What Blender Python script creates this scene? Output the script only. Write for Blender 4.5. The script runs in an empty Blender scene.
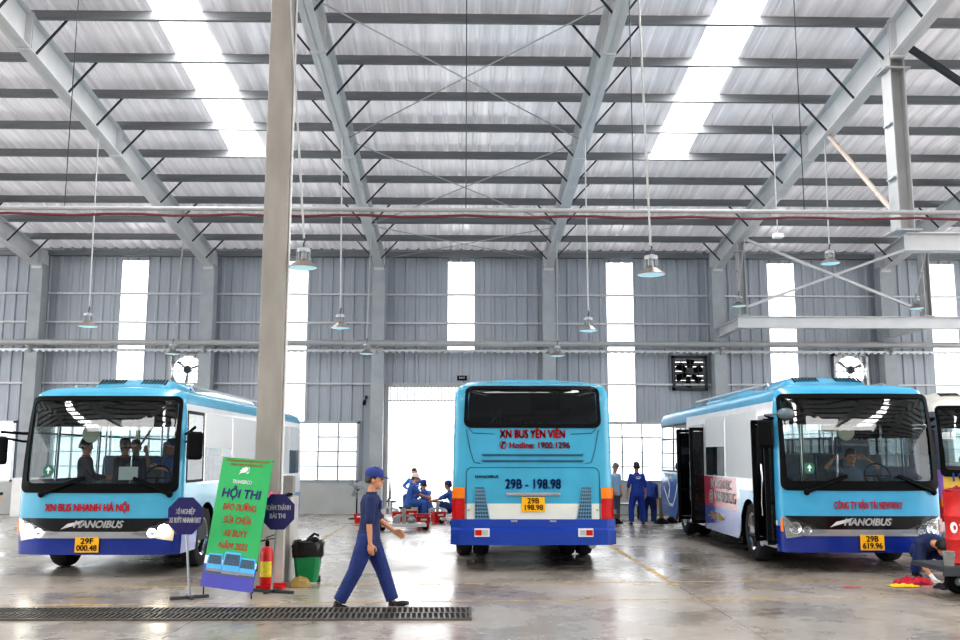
import bpy, math, random
from mathutils import Vector as V, Matrix as M
random.seed(7)
SC = bpy.context.scene; COL = SC.collection
PI = math.pi
def rad(d): return d*PI/180
def lin(c):
    return tuple(((v/255)/12.92 if v/255 <= .04045 else ((v/255+.055)/1.055)**2.4) for v in c)
# ------------------------------------------------------------------ materials
def newmat(name):
    m = bpy.data.materials.new(name); m.use_nodes = True
    nt = m.node_tree; b = nt.nodes['Principled BSDF']
    return m, nt, b
def N(nt, t, **k):
    n = nt.nodes.new(t)
    for a, v in k.items(): setattr(n, a, v)
    return n
def mat(name, rgb, rough=.5, metal=0., var=.12, scale=6., spec=.5, bump=0., emit=0., stretch=None, coat=0.):
    """Principled with a procedural noise variation of the colour."""
    m, nt, b = newmat(name); c = lin(rgb)
    tc = N(nt, 'ShaderNodeTexCoord'); mp = N(nt, 'ShaderNodeMapping')
    if stretch: mp.inputs['Scale'].default_value = stretch
    nz = N(nt, 'ShaderNodeTexNoise'); nz.inputs['Scale'].default_value = scale; nz.inputs['Detail'].default_value = 5
    rp = N(nt, 'ShaderNodeValToRGB')
    rp.color_ramp.elements[0].position = .3; rp.color_ramp.elements[1].position = .7
    rp.color_ramp.elements[0].color = tuple(max(0, x*(1-var)) for x in c)+(1,)
    rp.color_ramp.elements[1].color = tuple(min(1, x*(1+var)) for x in c)+(1,)
    L = nt.links.new
    L(tc.outputs['Object'], mp.inputs[0]); L(mp.outputs[0], nz.inputs['Vector']); L(nz.outputs['Fac'], rp.inputs[0]); L(rp.outputs[0], b.inputs['Base Color'])
    b.inputs['Roughness'].default_value = rough; b.inputs['Metallic'].default_value = metal
    b.inputs['Specular IOR Level'].default_value = spec; b.inputs['Coat Weight'].default_value = coat
    if bump:
        bp = N(nt, 'ShaderNodeBump'); bp.inputs['Strength'].default_value = bump; bp.inputs['Distance'].default_value = .02
        L(nz.outputs['Fac'], bp.inputs['Height']); L(bp.outputs[0], b.inputs['Normal'])
    if emit:
        L(rp.outputs[0], b.inputs['Emission Color']); b.inputs['Emission Strength'].default_value = emit
    return m
def masknode(nt, sep, conds):
    """1 where every (axis, lo, hi) holds, in the part's own coordinates."""
    out = None
    for ax, lo, hi in conds:
        for op, v in (('GREATER_THAN', lo), ('LESS_THAN', hi)):
            if v is None: continue
            n = N(nt, 'ShaderNodeMath', operation=op); nt.links.new(sep.outputs[ax], n.inputs[0]); n.inputs[1].default_value = v
            if out is None: out = n
            else:
                q = N(nt, 'ShaderNodeMath', operation='MULTIPLY'); nt.links.new(out.outputs[0], q.inputs[0]); nt.links.new(n.outputs[0], q.inputs[1]); out = q
    return out
def paint(name, base, layers, rough=.22):
    """car paint with livery fields laid out in the body's own coordinates"""
    m, nt, b = newmat(name); L = nt.links.new
    tc = N(nt, 'ShaderNodeTexCoord'); sep = N(nt, 'ShaderNodeSeparateXYZ'); L(tc.outputs['Object'], sep.inputs[0])
    cur = N(nt, 'ShaderNodeRGB'); cur.outputs[0].default_value = lin(base)+(1,)
    for col, conds in layers:
        mk = masknode(nt, sep, conds)
        mx = N(nt, 'ShaderNodeMix', data_type='RGBA'); L(mk.outputs[0], mx.inputs[0]); L(cur.outputs[0], mx.inputs[6]); mx.inputs[7].default_value = lin(col)+(1,)
        class O: pass
        o = O(); o.outputs = [mx.outputs[2]]; cur = o
    nz = N(nt, 'ShaderNodeTexNoise'); nz.inputs['Scale'].default_value = 3; nz.inputs['Detail'].default_value = 6; L(tc.outputs['Object'], nz.inputs['Vector'])
    dm = N(nt, 'ShaderNodeMapRange'); dm.inputs[1].default_value = .3; dm.inputs[2].default_value = .8; dm.inputs[3].default_value = .9; dm.inputs[4].default_value = 1.05; L(nz.outputs['Fac'], dm.inputs[0])
    ml = N(nt, 'ShaderNodeMix', data_type='RGBA', blend_type='MULTIPLY'); ml.inputs[0].default_value = 1
    L(cur.outputs[0], ml.inputs[6]); L(dm.outputs[0], ml.inputs[7]); L(ml.outputs[2], b.inputs['Base Color'])
    b.inputs['Roughness'].default_value = rough; b.inputs['Coat Weight'].default_value = .3; b.inputs['Coat Roughness'].default_value = .08
    return m
def glass(name, tint, gloss=.1, rough=.02):
    m, nt, b = newmat(name); nt.nodes.remove(b); L = nt.links.new
    out = nt.nodes['Material Output']
    t = N(nt, 'ShaderNodeBsdfTransparent'); t.inputs[0].default_value = lin(tint)+(1,)
    g = N(nt, 'ShaderNodeBsdfGlossy'); g.inputs['Roughness'].default_value = rough
    lw = N(nt, 'ShaderNodeLayerWeight'); lw.inputs[0].default_value = .25
    mr = N(nt, 'ShaderNodeMapRange'); mr.inputs[3].default_value = gloss; mr.inputs[4].default_value = .8; L(lw.outputs['Fresnel'], mr.inputs[0])
    mx = N(nt, 'ShaderNodeMixShader'); L(mr.outputs[0], mx.inputs[0]); L(t.outputs[0], mx.inputs[1]); L(g.outputs[0], mx.inputs[2]); L(mx.outputs[0], out.inputs[0])
    return m
def film(name, col, transl=.5, transp=.3, noise=False):
    """translucent sheet: lets light through, diffused"""
    m, nt, b = newmat(name); nt.nodes.remove(b); L = nt.links.new
    out = nt.nodes['Material Output']; c = lin(col)+(1,)
    d = N(nt, 'ShaderNodeBsdfDiffuse'); d.inputs[0].default_value = c
    tl = N(nt, 'ShaderNodeBsdfTranslucent'); tl.inputs[0].default_value = c
    tp = N(nt, 'ShaderNodeBsdfTransparent'); tp.inputs[0].default_value = c
    a = N(nt, 'ShaderNodeMixShader'); a.inputs[0].default_value = transl; L(d.outputs[0], a.inputs[1]); L(tl.outputs[0], a.inputs[2])
    q = N(nt, 'ShaderNodeMixShader'); q.inputs[0].default_value = transp; L(a.outputs[0], q.inputs[1]); L(tp.outputs[0], q.inputs[2]); L(q.outputs[0], out.inputs[0])
    return m
# ------------------------------------------------------------------ mesh builder
def frame(d, up=V((0, 0, 1))):
    d = V(d).normalized()
    if abs(d.dot(up)) > .98: up = V((0, 1, 0)) if abs(d.y) < .9 else V((1, 0, 0))
    r = d.cross(up).normalized(); u = r.cross(d).normalized()
    return r, u, d
class MB:
    def __init__(s): s.v = []; s.f = []; s.mi = []
    def add(s, vs, fs, mi=0):
        o = len(s.v); s.v += [V(p) for p in vs]; s.f += [tuple(o+i for i in f) for f in fs]; s.mi += [mi]*len(fs); return s
    def quad(s, a, b, c, d, mi=0): return s.add([a, b, c, d], [(0, 1, 2, 3)], mi)
    def box(s, c, sz, rot=None, mi=0):
        c = V(c); x, y, z = (k/2 for k in sz); R = rot or M.Identity(3)
        vs = [c+R @ V((i*x, j*y, k*z)) for i in (-1, 1) for j in (-1, 1) for k in (-1, 1)]
        return s.add(vs, [(0, 1, 3, 2), (4, 6, 7, 5), (0, 4, 5, 1), (2, 3, 7, 6), (0, 2, 6, 4), (1, 5, 7, 3)], mi)
    def span(s, a, b, mi=0):
        return s.box([(a[i]+b[i])/2 for i in range(3)], [abs(b[i]-a[i]) for i in range(3)], None, mi)
    def bar(s, p, q, w, h, mi=0, up=V((0, 0, 1))):
        p, q = V(p), V(q); r, u, d = frame(q-p, up)
        vs = [c+r*(i*w/2)+u*(j*h/2) for c in (p, q) for i, j in ((-1, -1), (1, -1), (1, 1), (-1, 1))]
        return s.add(vs, [(3, 2, 1, 0), (4, 5, 6, 7), (0, 1, 5, 4), (1, 2, 6, 5), (2, 3, 7, 6), (3, 0, 4, 7)], mi)
    def ibeam(s, p, q, w, h, h2=None, t=.02, up=V((0, 0, 1)), mi=0):
        """I section hanging below the line p-q; depth h at p and h2 at q"""
        p, q = V(p), V(q); h2 = h if h2 is None else h2; r, u, d = frame(q-p, up)
        def prism(a0, a1, b0, b1, ww):
            vs = [c for k in (0, 1) for c in ((a0, b0)[k]-r*ww/2, (a0, b0)[k]+r*ww/2, (a1, b1)[k]+r*ww/2, (a1, b1)[k]-r*ww/2)]
            s.add(vs, [(3, 2, 1, 0), (4, 5, 6, 7), (0, 1, 5, 4), (1, 2, 6, 5), (2, 3, 7, 6), (3, 0, 4, 7)], mi)
        prism(p, p-u*t, q, q-u*t, w); prism(p-u*(h-t), p-u*h, q-u*(h2-t), q-u*h2, w); prism(p, p-u*h, q, q-u*h2, t)
        return s
    def tube(s, pts, r, n=10, mi=0, cap=True):
        pts = [V(p) for p in pts]; k = len(pts); rr = r if isinstance(r, (list, tuple)) else [r]*k
        vs = []; up = V((0, 0, 1)); pr = None
        for i, p in enumerate(pts):
            d = (pts[min(i+1, k-1)]-pts[max(i-1, 0)])
            if d.length < 1e-9: d = V((0, 0, 1))
            d.normalize()
            if pr is None: a, b, _ = frame(d)
            else:
                a = (pr-d*pr.dot(d)); a = a.normalized() if a.length > 1e-6 else frame(d)[0]; b = a.cross(d).normalized()
            pr = a
            vs += [p+(a*math.cos(2*PI*j/n)+b*math.sin(2*PI*j/n))*rr[i] for j in range(n)]
        fs = [(i*n+j, i*n+(j+1) % n, (i+1)*n+(j+1) % n, (i+1)*n+j) for i in range(k-1) for j in range(n)]
        if cap: fs += [tuple(range(n))[::-1], tuple((k-1)*n+j for j in range(n))]
        return s.add(vs, fs, mi)
    def ell(s, c, r, rot=None, n=14, k=9, mi=0):
        c = V(c); R = rot or M.Identity(3); r = (r, r, r) if not hasattr(r, '__len__') else r
        vs = [c+R @ V((0, 0, -r[2]))]
        for i in range(1, k):
            t = -PI/2+PI*i/k
            vs += [c+R @ V((r[0]*math.cos(t)*math.cos(2*PI*j/n), r[1]*math.cos(t)*math.sin(2*PI*j/n), r[2]*math.sin(t))) for j in range(n)]
        vs.append(c+R @ V((0, 0, r[2]))); e = len(vs)-1
        fs = [(0, 1+(j+1) % n, 1+j) for j in range(n)]+[(1+i*n+j, 1+i*n+(j+1) % n, 1+(i+1)*n+(j+1) % n, 1+(i+1)*n+j) for i in range(k-2) for j in range(n)]
        fs += [(e, 1+(k-2)*n+j, 1+(k-2)*n+(j+1) % n) for j in range(n)]
        return s.add(vs, fs, mi)
    def lathe(s, prof, c=(0, 0, 0), axis=(0, 0, 1), n=24, mi=0, closed=False):
        c = V(c); a, b, d = frame(axis); vs = []
        for r, z in prof: vs += [c+d*z+(a*math.cos(2*PI*j/n)+b*math.sin(2*PI*j/n))*max(r, 1e-4) for j in range(n)]
        k = len(prof)
        fs = [(i*n+j, i*n+(j+1) % n, (i+1)*n+(j+1) % n, (i+1)*n+j) for i in range(k-1) for j in range(n)]
        if closed: fs += [((k-1)*n+j, (k-1)*n+(j+1) % n, (j+1) % n, j) for j in range(n)]
        return s.add(vs, fs, mi)
    def prism(s, poly, o, ex, ey, ez, mi=0):
        """poly (2-D) on axes ex, ey at o, thickened by the vector ez"""
        o, ex, ey, ez = V(o), V(ex), V(ey), V(ez); n = len(poly)
        vs = [o+ex*x+ey*y for x, y in poly]; vs += [p+ez for p in vs]
        fs = [tuple(range(n))[::-1], tuple(range(n, 2*n))]+[(i, (i+1) % n, n+(i+1) % n, n+i) for i in range(n)]
        return s.add(vs, fs, mi)
    def loft(s, rings, mi=0, cap=True):
        n = len(rings[0]); vs = [p for r in rings for p in r]; k = len(rings)
        fs = [(i*n+j, i*n+(j+1) % n, (i+1)*n+(j+1) % n, (i+1)*n+j) for i in range(k-1) for j in range(n)]
        if cap: fs += [tuple(range(n))[::-1], tuple((k-1)*n+j for j in range(n))]
        return s.add(vs, fs, mi)
    def build(s, name, mats, parent=None, smooth=False, bevel=0, loc=None, remesh=0, sm=0, fix=True):
        me = bpy.data.meshes.new(name); me.from_pydata([tuple(p) for p in s.v], [], s.f); me.update()
        mats = mats if isinstance(mats, (list, tuple)) else [mats]
        for q in mats: me.materials.append(q)
        for p, i in zip(me.polygons, s.mi): p.material_index = i; p.use_smooth = bool(smooth)
        if fix:
            import bmesh
            bm = bmesh.new(); bm.from_mesh(me); bmesh.ops.recalc_face_normals(bm, faces=bm.faces)
            if smooth and not remesh:
                for e in bm.edges:
                    if len(e.link_faces) == 2 and e.calc_face_angle(0) > rad(38): e.smooth = False
            bm.to_mesh(me); bm.free()
        o = bpy.data.objects.new(name, me); COL.objects.link(o)
        if parent: o.parent = parent
        if loc: o.location = loc
        if bevel:
            b = o.modifiers.new('bevel', 'BEVEL'); b.width = bevel; b.segments = 2; b.limit_method = 'ANGLE'; b.angle_limit = rad(40)
        if remesh:
            r = o.modifiers.new('remesh', 'REMESH'); r.mode = 'VOXEL'; r.voxel_size = remesh; r.use_smooth_shade = True
            if sm: q = o.modifiers.new('smooth', 'SMOOTH'); q.factor = .5; q.iterations = sm
        return o
def tag(o, label, cat, group=None):
    o['label'] = label; o['category'] = cat
    if group: o['group'] = group
    return o
def thing(name, label, cat, loc=(0, 0, 0), rz=0, group=None):
    o = bpy.data.objects.new(name, None); COL.objects.link(o); o.location = loc; o.rotation_euler = (0, 0, rz); o.empty_display_size = .1
    return tag(o, label, cat, group)
def struct(name, mb, m, **k):
    o = mb.build(name, m, **k); o['kind'] = 'structure'; return o
def part_label(o, t): o['label'] = t; return o
def kids(o): return [c for c in bpy.data.objects if c.parent == o]
def dup(root, loc, rz=None, label=None):
    r = root.copy(); COL.objects.link(r); r.location = loc
    if rz is not None: r.rotation_euler = (0, 0, rz)
    if label: r['label'] = label
    for ch in kids(root):
        if ch.name.startswith('cable'): continue
        c = ch.copy(); COL.objects.link(c); c.parent = r
        for g in kids(ch):
            d = g.copy(); COL.objects.link(d); d.parent = c
    return r
from mathutils import noise as NZ
def crumple(w, d, h, seed, n=18, fold=7.):
    """a crumpled piece of cloth lying on what is below it"""
    mb = MB(); vs = []; k = n+1
    for i in range(k):
        for j in range(k):
            u, v = i/n*2-1, j/n*2-1; q = V((u*1.3+seed*3.1, v*1.3-seed, seed*.7)); r = math.hypot(u, v)/1.25
            e = max(0, 1-r**3); z = h*e*(.25+abs(NZ.noise(q*fold*.35))*1.6+.25*abs(NZ.noise(q*fold)))
            s_ = 1-.22*NZ.noise(q*1.7)-.12*abs(u*v)
            vs.append((u*w*s_+.05*w*NZ.noise(q*3), v*d*s_+.05*d*NZ.noise(q*3+V((5, 0, 0))), max(.004, z)))
    mb.add(vs, [(i*k+j, (i+1)*k+j, (i+1)*k+j+1, i*k+j+1) for i in range(n) for j in range(n)])
    o = len(mb.v); mb.add([(x, y, .001) for x, y, z in vs], [(i*k+j, i*k+j+1, (i+1)*k+j+1, (i+1)*k+j) for i in range(n) for j in range(n)])
    bd = [i*k for i in range(k)]+[n*k+j for j in range(1, k)]+[i*k+n for i in range(n-1, -1, -1)]+[j for j in range(n-1, 0, -1)]
    for a, b in zip(bd, bd[1:]+bd[:1]): mb.f.append((a, b, o+b, o+a)); mb.mi.append(0)
    return mb
TEXTS = []
def text(body, name, m, parent, loc, rot, size, width=None, shear=0., bold=.0, ext=.002):
    if not body: return None
    cu = bpy.data.curves.new(name, 'FONT'); cu.body = body; cu.size = size; cu.align_x = 'CENTER'; cu.align_y = 'CENTER'
    cu.extrude = ext; cu.shear = shear; cu.materials.append(m)
    o = bpy.data.objects.new(name, cu); COL.objects.link(o); o.parent = parent; o.location = loc
    o.rotation_euler = rot if not isinstance(rot, M) else rot.to_euler()
    TEXTS.append((o, width, bold))
    return o
FRONT = (rad(90), 0, 0); BACK = (rad(90), 0, rad(180)); LSIDE = (rad(90), 0, rad(-90)); RSIDE = (rad(90), 0, rad(90))
# ------------------------------------------------------------------ palette
black = mat('black_plastic', (9, 9, 10), .5, 0, .3, spec=.15)
rubber = mat('tyre_rubber', (54, 54, 55), .9, 0, .25, 30)
darkgrey = mat('dark_grey_metal', (62, 66, 70), .5, .3, .15)
steel = mat('painted_steel', (205, 206, 208), .4, .1, .06, 2)
steel_d = mat('steel_post_grey', (176, 177, 178), .5, .2, .08, 3)
purlin_m = mat('galvanised_purlin', (126, 129, 132), .5, .3, .12, 3, stretch=(.4, 6, 6))
chrome = mat('chrome', (200, 202, 205), .15, 1, .04)
alu = mat('aluminium', (176, 178, 180), .35, .8, .06)
white = mat('white_paint', (232, 232, 230), .4, 0, .04)
concrete = mat('grey_concrete', (150, 147, 142), .8, 0, .14, 5, bump=.15)
plinthm = mat('pale_concrete', (190, 187, 181), .8, 0, .1, 5, bump=.1)
red = mat('red_paint', (205, 34, 38), .35, 0, .12, 5)
yellow = mat('yellow_paint', (236, 186, 24), .45, 0, .1)
amber = mat('amber_lens', (240, 130, 20), .2, 0, .12, 40)
redlens = mat('red_lens', (190, 18, 22), .2, 0, .2, 40)
navy = mat('navy_cloth', (32, 44, 84), .85, 0, .2, 18, bump=.2)
navy2 = mat('navy_trouser_cloth', (32, 50, 104), .85, 0, .2, 18, bump=.2)
blue_cloth = mat('blue_cloth', (58, 96, 168), .85, 0, .18, 18, bump=.2)
lblue_cloth = mat('light_blue_cloth', (160, 190, 216), .85, 0, .1, 18)
grey_cloth = mat('grey_cloth', (88, 96, 110), .85, 0, .15, 18)
dark_cloth = mat('dark_cloth', (34, 36, 44), .9, 0, .2, 18)
skin = mat('skin', (196, 140, 108), .55, 0, .06, 8)
hairm = mat('black_hair', (22, 20, 20), .5, 0, .3, 60)
shoe_m = mat('black_leather', (24, 24, 26), .35, 0, .2)
sign_blue = mat('navy_sign', (34, 30, 92), .4, 0, .06)
letter_w = mat('white_letters', (240, 240, 240), .5, 0, .02)
letter_r = mat('red_letters', (200, 26, 48), .5, 0, .05)
letter_b = mat('blue_letters', (30, 100, 185), .5, 0, .05)
letter_k = mat('black_letters', (18, 16, 14), .5, 0, .05)
plate_m = mat('yellow_plate', (240, 178, 22), .4, 0, .04)
wind_glass = glass('windshield_glass', (206, 218, 216), .05)
side_glass = glass('side_window_glass', (206, 217, 220), .1)
tint_glass = glass('tinted_side_glass', (70, 82, 92), .12)  # darker tint for the rear side panes
dark_glass = glass('dark_rear_glass', (58, 62, 66), .05)
lamp_glass = glass('headlamp_lens', (235, 238, 240), .1)
white_film = film('white_window_film', (250, 251, 252), .12, .0)
pane_m = film('translucent_wall_sheet', (250, 250, 250), .6, .4)
clear_pane = film('frosted_louvre_glass', (248, 250, 252), .6, .45)
# concrete floor: worn, a little polished, saw-cut joints
def floor_mat():
    m, nt, b = newmat('worn_concrete_floor'); L = nt.links.new
    tc = N(nt, 'ShaderNodeTexCoord')
    n1 = N(nt, 'ShaderNodeTexNoise'); n1.inputs['Scale'].default_value = .45; n1.inputs['Detail'].default_value = 7; n1.inputs['Roughness'].default_value = .65
    n2 = N(nt, 'ShaderNodeTexNoise'); n2.inputs['Scale'].default_value = 7; n2.inputs['Detail'].default_value = 8
    for n in (n1, n2): L(tc.outputs['Object'], n.inputs['Vector'])
    r1 = N(nt, 'ShaderNodeValToRGB'); e = r1.color_ramp.elements
    e[0].position = .28; e[0].color = lin((114, 106, 98))+(1,); e[1].position = .72; e[1].color = lin((187, 179, 169))+(1,)
    L(n1.outputs['Fac'], r1.inputs[0])
    r2 = N(nt, 'ShaderNodeMapRange'); r2.inputs[1].default_value = .3; r2.inputs[2].default_value = .7; r2.inputs[3].default_value = .82; r2.inputs[4].default_value = 1.08; L(n2.outputs['Fac'], r2.inputs[0])
    mu = N(nt, 'ShaderNodeMix', data_type='RGBA', blend_type='MULTIPLY'); mu.inputs[0].default_value = 1; L(r1.outputs[0], mu.inputs[6]); L(r2.outputs[0], mu.inputs[7])
    # joints every 5.8 m along x (one at 2.9) and every 6 m along y
    sp = N(nt, 'ShaderNodeSeparateXYZ'); L(tc.outputs['Object'], sp.inputs[0])
    prev = None
    for ax, off, per in ((0, 2.9, 5.8), (1, 2.2, 6.0)):
        a = N(nt, 'ShaderNodeMath', operation='SUBTRACT'); L(sp.outputs[ax], a.inputs[0]); a.inputs[1].default_value = off
        p = N(nt, 'ShaderNodeMath', operation='PINGPONG'); L(a.outputs[0], p.inputs[0]); p.inputs[1].default_value = per/2
        c = N(nt, 'ShaderNodeMath', operation='LESS_THAN'); L(p.outputs[0], c.inputs[0]); c.inputs[1].default_value = .007
        if prev is None: prev = c
        else:
            q = N(nt, 'ShaderNodeMath', operation='MAXIMUM'); L(prev.outputs[0], q.inputs[0]); L(c.outputs[0], q.inputs[1]); prev = q
    mj = N(nt, 'ShaderNodeMix', data_type='RGBA'); L(prev.outputs[0], mj.inputs[0]); L(mu.outputs[2], mj.inputs[6]); mj.inputs[7].default_value = lin((92, 88, 84))+(1,)
    # oily dark stains
    n3 = N(nt, 'ShaderNodeTexNoise'); n3.inputs['Scale'].default_value = .9; n3.inputs['Detail'].default_value = 4; L(tc.outputs['Object'], n3.inputs['Vector'])
    r3 = N(nt, 'ShaderNodeMapRange'); r3.inputs[1].default_value = .58; r3.inputs[2].default_value = .75; r3.inputs[4].default_value = .6; L(n3.outputs['Fac'], r3.inputs[0])
    ms = N(nt, 'ShaderNodeMix', data_type='RGBA'); L(r3.outputs[0], ms.inputs[0]); L(mj.outputs[2], ms.inputs[6]); ms.inputs[7].default_value = lin((96, 90, 86))+(1,)
    L(ms.outputs[2], b.inputs['Base Color'])
    rr = N(nt, 'ShaderNodeMapRange'); rr.inputs[1].default_value = .3; rr.inputs[2].default_value = .7; rr.inputs[3].default_value = .14; rr.inputs[4].default_value = .42; L(n1.outputs['Fac'], rr.inputs[0]); L(rr.outputs[0], b.inputs['Roughness'])
    bp = N(nt, 'ShaderNodeBump'); bp.inputs['Strength'].default_value = .08; bp.inputs['Distance'].default_value = .01; L(n2.outputs['Fac'], bp.inputs['Height']); L(bp.outputs[0], b.inputs['Normal'])
    b.inputs['Specular IOR Level'].default_value = .55
    return m
def foil_mat():
    """silver insulation foil under the roof sheets, streaked along the slope; slight translucency added to brighten the ceiling"""
    m, nt, b = newmat('roof_foil'); L = nt.links.new
    tc = N(nt, 'ShaderNodeTexCoord'); mp = N(nt, 'ShaderNodeMapping'); mp.inputs['Scale'].default_value = (7, .22, 1)
    nz = N(nt, 'ShaderNodeTexNoise'); nz.inputs['Scale'].default_value = 1; nz.inputs['Detail'].default_value = 5
    L(tc.outputs['Object'], mp.inputs[0]); L(mp.outputs[0], nz.inputs['Vector'])
    rp = N(nt, 'ShaderNodeValToRGB'); e = rp.color_ramp.elements
    e[0].position = .2; e[0].color = lin((200, 197, 200))+(1,); e[1].position = .68; e[1].color = lin((240, 237, 240))+(1,); L(nz.outputs['Fac'], rp.inputs[0])
    L(rp.outputs[0], b.inputs['Base Color']); b.inputs['Metallic'].default_value = .55; b.inputs['Roughness'].default_value = .42
    bp = N(nt, 'ShaderNodeBump'); bp.inputs['Strength'].default_value = .35; bp.inputs['Distance'].default_value = .03; L(nz.outputs['Fac'], bp.inputs['Height']); L(bp.outputs[0], b.inputs['Normal'])
    tl = N(nt, 'ShaderNodeBsdfTranslucent'); L(rp.outputs[0], tl.inputs[0])
    mx = N(nt, 'ShaderNodeMixShader'); mx.inputs[0].default_value = FOIL_T; L(b.outputs[0], mx.inputs[1]); L(tl.outputs[0], mx.inputs[2])
    L(mx.outputs[0], nt.nodes['Material Output'].inputs[0])
    return m
FOIL_T = .08
def line_mat():
    m, nt, b = newmat('worn_yellow_line'); L = nt.links.new
    tc = N(nt, 'ShaderNodeTexCoord'); nz = N(nt, 'ShaderNodeTexNoise'); nz.inputs['Scale'].default_value = 4; nz.inputs['Detail'].default_value = 8; L(tc.outputs['Object'], nz.inputs['Vector'])
    b.inputs['Base Color'].default_value = lin((208, 172, 92))+(1,); b.inputs['Roughness'].default_value = .5
    t = N(nt, 'ShaderNodeBsdfTransparent'); mx = N(nt, 'ShaderNodeMixShader')
    mr = N(nt, 'ShaderNodeMapRange'); mr.inputs[1].default_value = .36; mr.inputs[2].default_value = .6; mr.inputs[3].default_value = .15; mr.inputs[4].default_value = .8; L(nz.outputs['Fac'], mr.inputs[0])
    L(mr.outputs[0], mx.inputs[0]); L(t.outputs[0], mx.inputs[1]); L(b.outputs[0], mx.inputs[2]); L(mx.outputs[0], nt.nodes['Material Output'].inputs[0])
    return m
wall_m = mat('grey_cladding', (168, 174, 182), .45, .15, .07, 1.5, stretch=(3, 3, .4))
floor_m = floor_mat(); foil = foil_mat(); line_m = line_mat()
# ================================================================== SETTING
WY = 29.0; SL = .125; XL, XR = -30.0, 30.0; RIDGE = 5.5; YB = -16.0
def zb(y):                                   # underside of the purlins
    return 8.0+SL*(WY-y) if y >= RIDGE else 8.0+SL*(WY-RIDGE)-SL*(RIDGE-y)
struct('floor', MB().span((XL, YB, -.2), (XR, WY+.2, 0)), floor_m)
ground_m = mat('outside_concrete', (226, 226, 222), .8, 0, .05, 1)
struct('ground_outside', MB().span((-90, WY+.2, -.24), (90, 110, -.04)), ground_m)
struct('ground_forecourt', MB().span((-90, -80, -.24), (90, YB, -.04)), ground_m)
# --- back wall: corrugated cladding with its openings
STRIPS = [(-15.6, 3.4), (-10.38, 2.78), (-5.37, 2.78), (-.14, 4.96), (4.87, 2.78), (10.0, 3.9), (15.16, 2.78)]
OPEN = [(c-.415, c+.415, zb0, 7.82) for c, zb0 in STRIPS]
DOOR = (-2.36, 2.26, -1, 3.86)
LOUV = [(-19.0, -13.75, .98, 2.76), (-12.6, -8.5, .98, 2.76), (-7.55, -3.28, .98, 2.76), (3.0, 7.3, .98, 2.76), (8.4, 12.5, .98, 2.76), (13.7, 18, .98, 2.76)]
FANS = [(-8.57, 4.33, 'round'), (6.98, 4.31, 'square'), (12.02, 4.38, 'round')]
OPEN += [DOOR]+LOUV+[(x-.5, x+.5, z-.5, z+.5) for x, z, k in FANS]
def intervals(x, lo, hi):
    iv = [(lo, hi)]
    for a, b, c, d in OPEN:
        if a < x < b:
            iv = [p for s, e in iv for p in ((s, min(e, c)), (max(s, d), e)) if p[1]-p[0] > .01]
    return iv
def corr_wall(lo, hi, y, pitch=.34):
    mb = MB(); xs = []
    x = XL
    while x < XR:
        xs += [(x, 0), (x+.2, 0), (x+.23, -.035), (x+.31, -.035)]; x += pitch
    cuts = sorted({a for o in OPEN for a in o[:2]})
    pts = list(xs)
    for c in cuts:
        for i in range(len(xs)-1):
            if xs[i][0] < c < xs[i+1][0]:
                t = (c-xs[i][0])/(xs[i+1][0]-xs[i][0]); pts.append((c, xs[i][1]*(1-t)+xs[i+1][1]*t))
    pts.sort()
    for (x0, d0), (x1, d1) in zip(pts, pts[1:]):
        if x1-x0 < 1e-5: continue
        for s, e in intervals((x0+x1)/2, lo, hi):
            mb.quad((x0, y+d0, s), (x1, y+d1, s), (x1, y+d1, e), (x0, y+d0, e))
    return mb
struct('wall_back', corr_wall(.98, 8.25, WY), wall_m, fix=False)
mb = MB()
xs = sorted({XL, XR, DOOR[0], DOOR[1]})
mb.span((XL, WY-.1, 0), (DOOR[0], WY+.12, .98)); mb.span((DOOR[1], WY-.1, 0), (XR, WY+.12, .98))
struct('wall_front', MB().span((XL, YB-.1, 0), (XR, YB, 8.3)), wall_m)
struct('wall_dado', mb, mat('pale_dado_wall', (178, 180, 178), .8, 0, .07, 2))
# strip windows
for i, (c, z0) in enumerate(STRIPS):
    mb = MB().span((c-.41, WY-.005, z0), (c+.41, WY+.005, 7.82))
    struct('window_%d' % (i+1), mb, pane_m)
# louvre windows: frame grid and tilted panes
for i, (a, b, z0, z1) in enumerate(LOUV):
    e = bpy.data.objects.new('window_%d' % (i+11), None); COL.objects.link(e); e['kind'] = 'structure'
    fr = MB(); w = b-a
    for x, z, ww, hh in ((a, (z0+z1)/2, .09, z1-z0), (b, (z0+z1)/2, .09, z1-z0)): fr.box((x, WY-.05, z), (ww, .12, hh+.09))
    for z in (z0, z1): fr.box(((a+b)/2, WY-.05, z), (w+.09, .12, .07))
    nc = max(3, round(w/.62))
    for k in range(1, nc): fr.box((a+w*k/nc, WY-.04, (z0+z1)/2), (.045, .08, z1-z0))
    for k in range(1, 4): fr.box(((a+b)/2, WY-.04, z0+(z1-z0)*k/4), (w, .06, .035))
    fr.build('window_frame', alu, e)
    gl = MB()
    for k in range(nc):
        for j in range(4):
            x0, x1 = a+w*k/nc+.03, a+w*(k+1)/nc-.03; za, zz = z0+(z1-z0)*j/4+.03, z0+(z1-z0)*(j+1)/4-.03
            gl.quad((x0, WY+.16, za), (x1, WY+.16, za), (x1, WY, zz), (x0, WY, zz))
    gl.build('window_pane', clear_pane, e, fix=False)
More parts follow.
